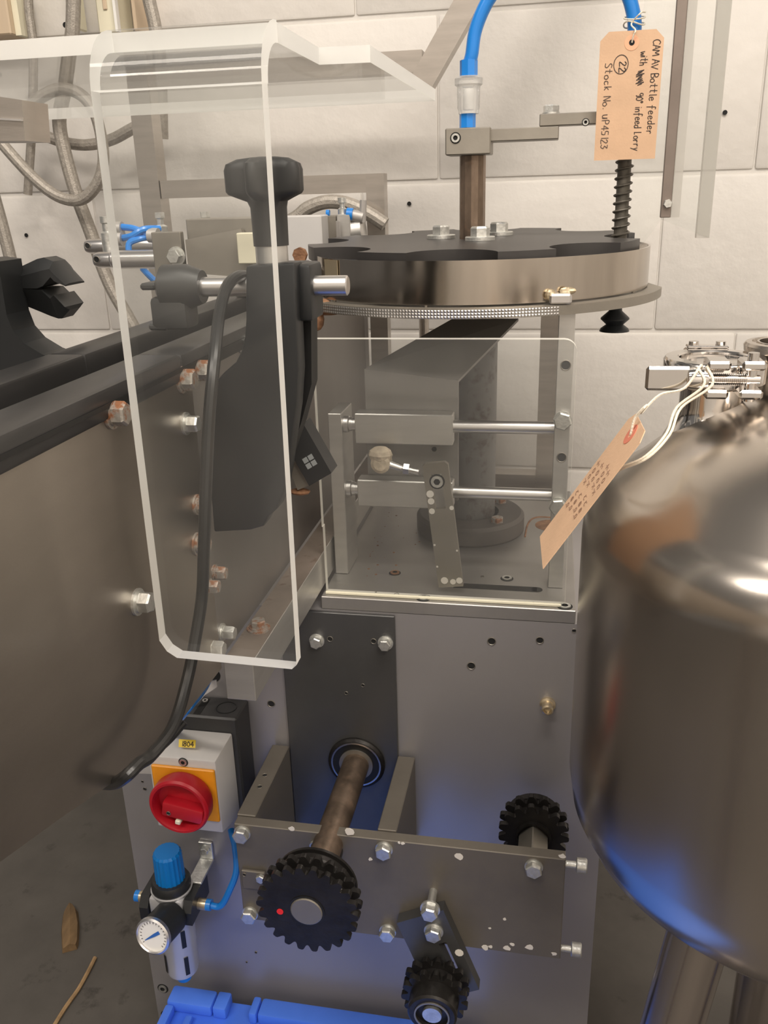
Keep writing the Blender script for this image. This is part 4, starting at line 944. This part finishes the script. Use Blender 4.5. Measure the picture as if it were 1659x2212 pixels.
# ------------------------------------------------------------------ black plastic rail brackets
YR = .628; ZR = at(700, 617, Y=YR).z
def knob_g(c, s=1.0):
    prof = [(0, 0), (.0145*s, 0), (.0150*s, .030*s), (.0180*s, .034*s)]
    return prof
bkt = thing('rail_bracket', (-.215, .66, .80), 'black plastic bracket with a star knob on top clamped to the conveyor side', 'bracket')
YF0 = .606
prof_px = [(530, 574), (637, 567), (640, 690), (645, 800), (640, 880), (629, 955), (622, 1010), (612, 1065), (598, 1100), (580, 1116), (568, 1138), (540, 1146), (449, 1150), (449, 1000), (449, 890), (456, 835), (482, 806), (508, 783), (521, 757), (527, 730), (530, 690)]
PB = [at(x, y, Y=YF0) for x, y in prof_px]
PB = [Vector((max(p.x, XC+.0035), p.y, p.z)) for p in PB]
hx0, hx1 = PB[0].x, PB[1].x; hz1 = PB[0].z
bm = bmesh.new(); vv = [bm.verts.new(p) for p in PB]; f_ = bm.faces.new(vv); ex_ = bmesh.ops.extrude_face_region(bm, geom=[f_])
for q in ex_['geom']:
    if isinstance(q, bmesh.types.BMVert): q.co.y += .020
bmesh.ops.recalc_face_normals(bm, faces=bm.faces[:]); bmesh.ops.bevel(bm, geom=[e for e in bm.edges if len(e.link_faces) == 2 and e.calc_face_angle(0) > 1.0], offset=.0022, segments=2, affect='EDGES', profile=.5)
gB = G(); gB._bm(bm); obj('front_web', gB, 'black_plastic', bkt)
obj('head', G().box((hx0+.002, YF0+.0195, at(600, 700, Y=YF0).z), (hx1+.001, YF0+.046, hz1), .003), 'black_plastic', bkt)
lip = [(640, 660), (672, 690), (673, 830), (650, 915), (626, 985), (605, 985), (620, 900), (628, 800)]
obj('side_fin', G().prism([at(x, y, Y=YF0+.028) for x, y in lip], (0, .018, 0)), 'seal_black', bkt, smooth=0)  # darkest black: shade of the recess beside the web put into the colour
obj('boss', G().box((hx1-.004, YF0+.010, ZR-.024), (hx1+.008, YF0+.044, ZR+.016), .003), 'black_plastic', bkt)
# star knob
kx, ky = at(584, 500, Y=YR).x, YR
obj('spindle', G().cyl((kx, ky, hz1), (kx, ky, hz1+.013), .0118, 20), 'aluminium', bkt)
zk = hz1+.012
g = G(); nk_ = 75; ps = [(0, 0, 0), (.0126, 0, 0), (.0130, .026, 0), (.0140, .030, .08), (.0165, .0325, .5), (.0190, .035, .92), (.0200, .037, 1), (.0202, .051, 1), (.0192, .0550, .92), (.0140, .0580, .6), (.007, .0592, .2), (0, .0595, 0)]
vs = []; 
for r_, h_, l_ in ps:
    for i in range(nk_):
        t = 2*PI*i/nk_; lob = (.5+.5*math.cos(5*(t-math.radians(-96))))**1.2
        q = r_*(1-.20*l_)+l_*.0135*lob; vs.append(Vector((kx+q*math.cos(t), ky+q*math.sin(t), zk+h_)))
g.add(vs, [[j*nk_+i, j*nk_+(i+1) % nk_, (j+1)*nk_+(i+1) % nk_, (j+1)*nk_+i] for j in range(len(ps)-1) for i in range(nk_)])
obj('star_knob', g, 'grey_black_plastic', bkt, smooth=40, label='black lobed clamping knob')
# horizontal guide rod with clamp jaw
rx1 = at(750, 617, Y=YR).x; rx0 = at(425, 617, Y=YR).x
def jaw(root, x_tip, x_root, y, z, flip=1, mt='black_plastic'):
    """two-lobed clamp jaw at the end of a rod, opening away from it"""
    s = 1 if x_tip > x_root else -1; L = abs(x_tip-x_root)
    def X(u): return x_root+s*L*u
    def loft(secs):
        vs = []
        for u, lo, hi, wv_ in secs:
            md = lo+(hi-lo)*.55 if hi > lo else lo
            vs += [(X(u), y-wv_, z+lo), (X(u), y+wv_, z+lo), (X(u), y+wv_, z+md), (X(u), y+wv_*.55, z+hi), (X(u), y-wv_*.55, z+hi), (X(u), y-wv_, z+md)]
        n_ = len(secs); fs = [[i*6+k, i*6+(k+1) % 6, i*6+6+(k+1) % 6, i*6+6+k] for i in range(n_-1) for k in range(6)]
        return G().add(vs, fs+[[5, 4, 3, 2, 1, 0], [(n_-1)*6+k for k in range(6)]])
    obj('jaw', loft([(0, -.0008, .0095, .0095), (.10, -.0008, .0122, .0125), (.55, -.0008, .0205, .016), (.66, .001, .0215, .0165), (.80, .0075, .0185, .016), (.84, .0045, .0150, .0155), (1.0, .0005, .0022, .0145)]), mt, root, smooth=20)
    obj('jaw', loft([(0, -.0014, -.0095, .0095), (.10, -.0014, -.0125, .0125), (.45, -.0016, -.0190, .0155), (.62, -.0020, -.0225, .016), (.74, -.0085, -.0245, .016), (.80, -.0060, -.0245, .0155), (.94, -.0150, -.0180, .0145)]), mt, root, smooth=20)
    obj('slit', G().box((X(.02), y-.0150*.9, z-.0013), (X(.55), y-.009, z-.0009)), 'hole_dark', root, smooth=0)
    obj('collar', G().cyl((X(-.10), y, z), (X(.10), y, z), .0112, 18), mt, root)
gr = thing('guide_rod', (rx0, YR, ZR-.01), 'bright steel rod with a dusty black clamp jaw passing through the star-knob bracket', 'rod')
obj('rod', G().cyl((rx0, YR, ZR), (rx1, YR, ZR), .0071, 28).lathe((rx1, YR, ZR), (1, 0, 0), [(.0071, 0), (.006, .0008), (0, .0008)], n=28), 'bright_steel', gr)
xj = at(440, 630, Y=YR).x; xt = at(318, 630, Y=YR).x
obj('clamp_body', G().lathe((xj, YR, ZR), (-1, 0, 0), [(0, 0), (.012, 0), (.0165, .012), (.0165, .030), (.010, .034), (0, .034)], n=20).box((xt+.006, YR-.013, ZR-.030), (xj-.010, YR+.013, ZR-.006), .004), 'grey_black_plastic', gr)
obj('clamp_lip', G().box((xt, YR-.012, ZR-.001), (xt+.012, YR+.012, ZR+.004), .0015), 'grey_black_plastic', gr)
obj('clamp_lip', G().box((xt+.003, YR-.012, ZR-.0305), (xt+.018, YR+.012, ZR-.0255), .0015), 'grey_black_plastic', gr)

# the same on the far side of the conveyor
YR2 = .640; zl = at(30, 617, Y=YR2).z
gr2 = thing('guide_rod', (at(10, 617, Y=YR2).x, YR2, zl-.01), 'short steel rod with a black split clamp jaw at the far left', 'rod')
xq0, xq1 = at(32, 620, Y=YR2).x, at(163, 620, Y=YR2).x
obj('rod', G().cyl((at(-30, 617, Y=YR2).x, YR2, zl), (xq0+.004, YR2, zl), .0068, 24), 'bright_steel', gr2)
jaw(gr2, xq1, xq0, YR2, zl)
bk2 = thing('rail_bracket', (-.45, .66, .95), 'black curved plastic bracket cut by the left edge of the picture', 'bracket')
pp = [(-40, 560), (-4, 565), (6, 630), (14, 680), (28, 715), (52, 742), (90, 765), (108, 772), (60, 790), (0, 800), (-60, 800), (-80, 700)]
P2 = [at(x, y, Y=.60) for x, y in pp]
obj('body', G().prism(P2, (0, .03, 0)), 'black_plastic', bk2, smooth=0)

# sensor on the bracket foot
sn = thing('photo_sensor', at(680, 1000, Y=.70), 'dark grey rectangular sensor with a white window symbol beside the bracket', 'sensor')
Ys = .690
a, b, c, d = at(641, 918, Y=Ys), at(661, 906, Y=Ys), at(716, 1020, Y=Ys), at(672, 1047, Y=Ys)
poly = [at(655, 915, Y=Ys), at(716, 1022, Y=Ys), at(668, 1050, Y=Ys), at(625, 975, Y=Ys)]
bd = obj('housing', G().prism(poly, (0, .022, 0)), 'grey_black_plastic', sn, smooth=0)
poly = [at(625, 977, Y=Ys), at(667, 1051, Y=Ys), at(640, 1062, Y=Ys), at(615, 1000, Y=Ys)]
obj('bracket_plate', G().prism([p+Vector((0, .004, 0)) for p in poly], (0, .012, 0)), 'galvanised', sn, smooth=0)
obj('rust_patch', G().ball(at(648, 1062, Y=Ys+.01), .006, 10, (1.6, 1, .5)), 'rust', sn)
sx_ = (at(716, 1022, Y=Ys)-at(655, 915, Y=Ys)).normalized(); sy_ = (at(716, 1022, Y=Ys)-at(668, 1050, Y=Ys)).normalized(); sc_ = at(669, 997, Y=Ys)+Vector((0, -.0003, 0))
for u in (-1, 1):
    for v in (-1, 1):
        q = sc_+sx_*u*.0028+sy_*v*.0028
        obj('symbol', G().prism([q+sx_*i*.0023+sy_*j*.0023 for i, j in ((-1, -1), (1, -1), (1, 1), (-1, 1))], (0, .0003, 0)), 'lens_glass', bd, smooth=0)

# ================================================================== large folded acrylic machine guard
ga_ = thing('machine_guard', (-.2, .5, .85), 'large clear acrylic guard folded from a flat top into a long hanging front sheet', 'guard')
YGF = .43; tk_ = .009; ZG0 = 1.182; ZG1 = 1.192
gl0 = at(185, 118, Z=ZG0); gr0 = at(560, 90, Z=ZG0)
fxl, fxr = at(190, 150, Y=YGF).x, at(562, 130, Y=YGF).x
fxl2, fxr2 = at(345, 1390, Y=YGF).x, at(640, 1430, Y=YGF).x
zb0_ = at(500, 1436, Y=YGF).z
rad = .020
# front sheet
y0 = YGF
pf = [(fxl, y0, ZG1-.030), (fxr, y0, ZG1-.030), (fxr2, y0, zb0_+.003), (fxr2-.003, y0, zb0_)]
xa3 = fxl2+.010
pf += [(xa3, y0, zb0_+.002), (fxl2+.004, y0, zb0_+.006), (fxl2, y0, zb0_+.013)]
obj('front_sheet', G().prism(pf, (0, tk_, 0), 0, 1), ['acrylic', 'acrylic_edge'], ga_, smooth=0)
# bend
g = G(); nb = 8; ri, ro = .020, .030; cyc, czc = y0+ro, ZG1-ro
ring_i = []; ring_o = []
for k in range(nb+1):
    a = PI-(PI/2)*k/nb
    ring_o.append((cyc+ro*math.cos(a), czc+ro*math.sin(a))); ring_i.append((cyc+ri*math.cos(a), czc+ri*math.sin(a)))
vs = []
for x in (fxl, fxr):
    vs += [(x, p[0], p[1]) for p in ring_o]+[(x, p[0], p[1]) for p in ring_i]
m_ = nb+1
fo = [[k, k+1, 2*m_+k+1, 2*m_+k] for k in range(nb)]+[[m_+k, 3*m_+k, 3*m_+k+1, m_+k+1] for k in range(nb)]
fe = [[k, m_+k, m_+k+1, k+1] for k in range(nb)]+[[2*m_+k, 2*m_+k+1, 3*m_+k+1, 3*m_+k] for k in range(nb)]
g.add(vs, fo, 0); g.add(vs, fe, 1)
obj('bend', g, ['acrylic', 'acrylic_edge'], ga_, smooth=60)
ytop = cyc
q1, q2, q3 = at(690, 140, Z=ZG0), at(800, 135, Z=ZG0), at(940, 218, Z=ZG0)
yfar = q3.y
top = [(fxl, ytop), (fxr, ytop), (q1.x, q1.y), (q2.x, q2.y), (q3.x, yfar), (-.60, yfar), (-.60, ytop)]
obj('top_sheet', G().prism([(x, y, ZG0) for x, y in top], (0, 0, tk_), 0, 1), ['acrylic', 'acrylic_edge'], ga_, smooth=0)

# ================================================================== steel stand frames near the wall
YF = 1.25; s_ = .024
def bar(root, p, q, w=.024, name='tube'):
    p, q = Vector(p), Vector(q); d = (q-p).normalized(); sdv = Vector((0, 1, 0)); e = d.cross(sdv).normalized()*w/2; f = sdv*w/2
    return obj(name, G().prism([p+e+f, p+e-f, p-e-f, p-e+f], q-p), 'brushed_tube', root, smooth=0)
def W_(px, py, Y=YF): return at(px, py, Y=Y)
f1_ = thing('tube_stand', (-.4, YF, 0), 'welded square-tube steel frame standing against the wall behind the conveyor', 'frame')
ptl = W_(305, 150); ptr = W_(925, 172); xl_ = W_(320, 300).x
bar(f1_, (xl_, YF, 0), (xl_, YF, ptl.z-.012), .030, 'post')
zt_ = (W_(600, 152).z)
bar(f1_, (xl_-.015, YF, zt_), (W_(915, 170).x, YF, zt_), .026, 'rail')
pb0, pb1 = W_(915, 178), W_(1060, -80); bar(f1_, pb0, pb0+(pb1-pb0)*2.6, .030, 'brace')
zl_ = W_(600, 402).z; xr_ = W_(815, 450).x
bar(f1_, (xl_+.016, YF, zl_), (xr_-.0125, YF, zl_), .024, 'rail')
bar(f1_, (xr_, YF, 0), (xr_, YF, zl_+.012), .025, 'post')
f2_ = thing('tube_stand', (0, YF, 0), 'square-tube steel leg and foot rail seen through the acrylic cover', 'frame')
xm = W_(1185, 800).x; zf_ = W_(1130, 1040).z
bar(f2_, (xm, YF, 0), (xm, YF, W_(1185, 640).z), .026, 'post')
bar(f2_, (-.20, YF, zf_), (xm-.0131, YF, zf_), .030, 'rail')
hz_ = W_(905, 700).x
cnd = obj('conduit', G().cyl((hz_, 1.30, 0), (hz_, 1.30, .998), .0075, 14), 'brushed_tube')
tag(cnd, 'thin vertical steel pipe behind the turntable near the wall', 'pipe')
# stub of box section at the left
bx = thing('box_section', at(40, 260, Y=.40), 'stub of stainless box section pointing in from the left edge', 'box section')
obj('bar', G().prism([at(-60, 200, Y=.40), at(47, 216, Y=.40), at(54, 304, Y=.40), at(-60, 305, Y=.40)], (0, .022, 0)), 'brushed_tube', bx, smooth=0)
obj('rib', G().prism([at(-60, 252, Y=.40), at(50, 258, Y=.40), at(50, 262, Y=.40), at(-60, 256, Y=.40)], (0, -.002, 0)), 'bright_steel', bx, smooth=0)

# right hanging guard: steel strip with an acrylic sheet
YH = 1.0
hg = thing('hanging_guard', (at(1500, 300, Y=YH).x, YH, 1.06), 'narrow clear acrylic sheet hanging on a dark steel strip at the upper right', 'guard')
xs0, xs1 = at(1443, 250, Y=YH).x, at(1466, 250, Y=YH).x; zb1_ = at(1445, 470, Y=YH).z
stp = obj('steel_strip', G().box((xs0, YH, zb1_), (xs1, YH+.006, 1.95), .0006), 'dark_strip', hg)
bolt(stp, at(1442, 440, Y=YH), af=.008, h=.004)
xe0, xe1 = xs0-.004, at(1535, 515, Y=YH).x
obj('sheet', G().prism([(xs0-.03, YH+.008, 1.95), (xs0-.03, YH+.008, 1.03), (xs0+.002, YH+.008, zb1_-.002), (xe1, YH+.008, at(1530, 515, Y=YH).z), (xe1, YH+.008, 1.95)], (0, .0005, 0), 0, 0), ['acrylic_thin'], hg, smooth=0)
obj('edge_bar', G().box((xe1-.013, YH+.009, at(1530, 515, Y=YH).z), (xe1, YH+.021, 1.95)), 'acrylic_strip', hg, smooth=0)
obj('edge_bar', G().box((xs1+.0005, YH, zb1_), (xs1+.009, YH+.0075, 1.95)), 'acrylic_strip', hg, smooth=0)

# ================================================================== pneumatic stop across the conveyor
pn = thing('pneumatic_stop', (-.33, .97, 1.008), 'steel pneumatic stop unit with two cylinders mounted across the conveyor', 'pneumatic unit')
YN = .93
def N_(px, py, Y=YN): return at(px, py, Y=Y)
zc1, zc2 = N_(300, 560).z, N_(300, 530, 1.0).z
for (y, zc_, pxa, pxb, pxc) in ((YN, zc1, 205, 245, 345), (1.0, zc2, 190, 240, 345)):
    x0, x1, x2 = N_(pxa, 550, y).x, N_(pxb, 550, y).x, N_(pxc, 550, y).x
    cy_ = obj('cylinder', G().cyl((x1, y, zc_), (x2, y, zc_), .0100, 24), 'bright_steel', pn)
    obj('end_cap', G().lathe((x1+.004, y, zc_), (-1, 0, 0), [(0, 0), (.0100, 0), (.0100, .004), (.0086, .006), (.0086, x1-x0-.001), (.0070, x1-x0+.004), (0, x1-x0+.004)], n=20), 'bright_steel', cy_)
    hole(cy_, (x0+.006, y-.0087, zc_+.001), r=.0034, name='port')
x0, x1 = N_(340, 540).x, N_(402, 540).x; z0_, z1_ = N_(370, 592).z, N_(370, 500).z
ep = obj('end_plate', G().box((x0, YN-.012, z0_), (x1, YN-.002, z1_), .0008), 'galvanised', pn)
bolt(ep, N_(382, 553, YN-.012), af=.014, h=.008, washer=.010, m='zinc')
obj('side_plate', G().prism([N_(400, 518, YN-.014), N_(520, 494, YN-.006), N_(545, 560, YN-.006), N_(545, 600, YN-.006), N_(408, 590, YN-.014)], (0, .008, 0)), 'galvanised', pn, smooth=0)
obj('channel', G().box((x1+.001, YN+.004, 1.035), (N_(600, 520, 1.0).x, YN+.05, 1.0905), .001), 'galvanised', pn)
obj('cream_block', G().box((N_(512, 520, YN-.02).x, YN-.022, N_(530, 570, YN-.02).z), (N_(556, 520, YN-.02).x, YN-.0065, N_(530, 503, YN-.02).z), .001), 'cream_plastic', pn)
obj('white_block', G().box((N_(600, 500, 1.13).x, 1.13, N_(650, 570, 1.13).z), (N_(695, 500, 1.13).x, 1.17, N_(650, 466, 1.13).z), .0015), 'white_plastic', pn)
obj('block', G().box((N_(700, 480, 1.165).x, 1.165, 1.025), (N_(727, 480, 1.165).x, 1.195, N_(710, 466, 1.165).z), .001), 'galvanised', pn)
obj('plate', G().box((N_(727.5, 480, 1.16).x, 1.16, 1.025), (N_(756, 480, 1.16).x, 1.185, N_(740, 463, 1.16).z), .001), 'aluminium', pn)
obj('cap', G().lathe(N_(772, 500, 1.18), (1, 0, .1), [(0, -.01), (.018, -.01), (.018, .008), (.014, .010), (0, .010)], n=24), 'aluminium', pn)
for px, py, y in ((348, 493, .97), (446, 492, .98)):
    q = at(px, py, Y=y)
    fo_ = obj('flow_control', G().lathe(q+Vector((0, 0, -.006)), (0, 0, 1), [(0, 0), (.008, 0), (.008, .008), (.004, .010), (.004, .016), (.0058, .017), (.0058, .023), (0, .023)], n=6), 'zinc', pn, smooth=20)
obj('fitting', G().lathe(at(238, 555-20, Y=.96), (0, 0, 1), [(0, -.004), (.0085, -.004), (.0085, .016), (.006, .018), (.006, .026), (.0075, .027), (.0075, .034), (0, .034)], n=16), 'zinc', pn)
obj('fitting', G().cyl(at(250, 493, Y=.955), at(264, 493, Y=.955), .0072, 14).cyl(at(250, 514, Y=.955), at(266, 515, Y=.955), .0085, 14).cyl(at(322, 508, Y=.955), at(342, 509, Y=.955), .0082, 14), 'soft_grey', pn)
obj('valve_tube', G().tube([at(264, 490, Y=.955), at(290, 494, Y=.953), at(315, 505, Y=.953), at(330, 510, Y=.955)], .0036, 10, 6), 'blue_tube', pn)
obj('valve_tube', G().tube([at(266, 514, Y=.955), at(285, 510, Y=.948), at(310, 496, Y=.95), at(345, 494, Y=.965)], .0038, 10, 6), 'blue_tube', pn)
obj('valve_tube', G().tube([at(320, 512, Y=.955), at(300, 516, Y=.948), at(280, 525, Y=.945), at(278, 545, Y=.943)], .0036, 10, 6), 'blue_tube', pn)
obj('valve_tube', G().tube([at(308, 580, Y=.97), at(325, 598, Y=.965), at(350, 620, Y=.96)], .0036, 10, 6), 'blue_tube', pn)
obj('fitting', G().lathe(at(740, 462, Y=1.172), (0, 0, 1), [(0, -.004), (.006, -.004), (.006, .006), (.0035, .008), (.0035, .013), (.0058, .014), (.0058, .020), (0, .020)], n=12), 'zinc', pn)
obj('fitting', G().cyl(at(757, 464, Y=1.17), at(785, 470, Y=1.17), .0075, 14).cyl(at(783, 480, Y=1.17), at(785, 432, Y=1.17), .0045, 12), 'soft_grey', pn)
obj('release_ring', G().cyl(at(750, 462, Y=1.168), at(763, 463, Y=1.168), .0078, 16), 'blue_tube', pn)
obj('release_ring', G().cyl(at(705, 460, Y=1.17), at(712, 460, Y=1.17), .0040, 12), 'blue_tube', pn)
obj('bracket_pin', G().box((at(726, 500, Y=1.15).x, 1.15, at(730, 515, Y=1.15).z), (at(734, 500, Y=1.15).x, 1.154, at(730, 477, Y=1.15).z), .0006), 'bright_steel', pn)
obj('rusty_nut', G().lathe(at(650, 550, Y=.90), (0, -1, 0), [(0, 0), (.0075, 0), (.0075, .006), (0, .006)], n=8), 'rust', pn, smooth=20)
obj('mount', G().box((-.345, YN+.006, 1.0079), (-.275, YN+.045, 1.0345), .001), 'galvanised', pn)

# ================================================================== braided hoses against the wall
def hose(pts, Y, r, label, m='braid', closed=False):
    o = obj('braided_hose', G().tube([at(x, y, Y=Y+(z[0] if z else 0)) for x, y, *z in pts], r, 12, 6), m)
    return tag(o, label, 'hose', 'grey hoses on the wall')
YW = 1.31
hose([(160, -60), (157, 60), (148, 130), (138, 200), (128, 262), (140, 330), (165, 420), (195, 500), (235, 610), (285, 700), (330, 790), (370, 900)], YW, .0105, 'long grey hose running steeply down behind the acrylic guard')
hose([(60, 235), (85, 212), (130, 192), (175, 205), (205, 245), (221, 310), (222, 360), (205, 405), (172, 432), (125, 424), (70, 382), (0, 305), (-60, 230)], 1.27, .0085, 'grey braided hose looped in a wide coil at upper left')
hose([(60, 275), (95, 292), (140, 308), (190, 313), (240, 302), (286, 278), (320, 262)], 1.345, .0085, 'short grey braided hose curving from the box section to the frame')
hose([(-20, 400), (5, 490), (25, 570), (42, 660), (58, 745), (70, 860)], YW, .0100, 'grey hose hanging at the left edge behind the split clamp')
hose([(310, -60), (322, 0), (335, 58), (345, 130), (350, 300)], 1.33, .0095, 'grey hose dropping from the top edge beside the cream boxes')
hose([(60, -60), (62, 20), (68, 64), (72, 110), (70, 250), (60, 420)], 1.36, .0070, 'thin grey hose beside the beige panel at top left')
hose([(600, 490), (640, 470), (665, 450), (700, 437), (735, 437), (770, 448), (805, 467), (832, 485)], 1.222, .0095, 'grey braided hose arching behind the star knob')
# cream wall boxes at the top left
def wbox(name, x0, y0, x1, y1, Y, d, m, label, cat='box'):
    a, b = at(x0, y0, Y=Y), at(x1, y1, Y=Y)
    t = thing(name, ((a.x+b.x)/2, Y+d, b.z), label, cat)
    obj('case', G().box((a.x, Y, b.z), (b.x, Y+d, a.z), .002), m, t)
    return t, a, b
t, a, b = wbox('wall_panel', -120, -150, 24, 74, 1.34, .055, 'cover_card', 'beige panel on the wall at the top left corner', 'panel')
obj('edge_trim', G().box((b.x+.0004, 1.352, b.z), (b.x+.010, 1.395, a.z)), 'cream_plastic', t, smooth=0)
t, a, b = wbox('wall_box', 186, -150, 258, 70, 1.345, .05, 'cream_plastic', 'cream plastic electrical box behind the guard at top left')
obj('lid_strip', G().box((b.x-.001, 1.335, b.z), (b.x+.003, 1.3448, a.z)), 'white_dial', t, smooth=0)
obj('window', G().box((a.x+.012, 1.3425, b.z+.03), (b.x-.014, 1.3448, a.z-.02), .001), 'cover_card', t)
t, a, b = wbox('wall_bracket', 130, -150, 165, 62, 1.36, .035, 'cream_plastic', 'narrow cream bracket strip on the wall between hoses', 'bracket')
obj('slot', G().lathe(at(141, 54, Y=1.3598), (0, -1, 0), [(.004, 0), (.004, .0003), (0, .0003)], n=14), 'hole_dark', t)
t, a, b = wbox('wall_panel', 264, -150, 296, 66, 1.35, .045, 'cover_card', 'narrow beige strip on the wall right of the cream box', 'panel')
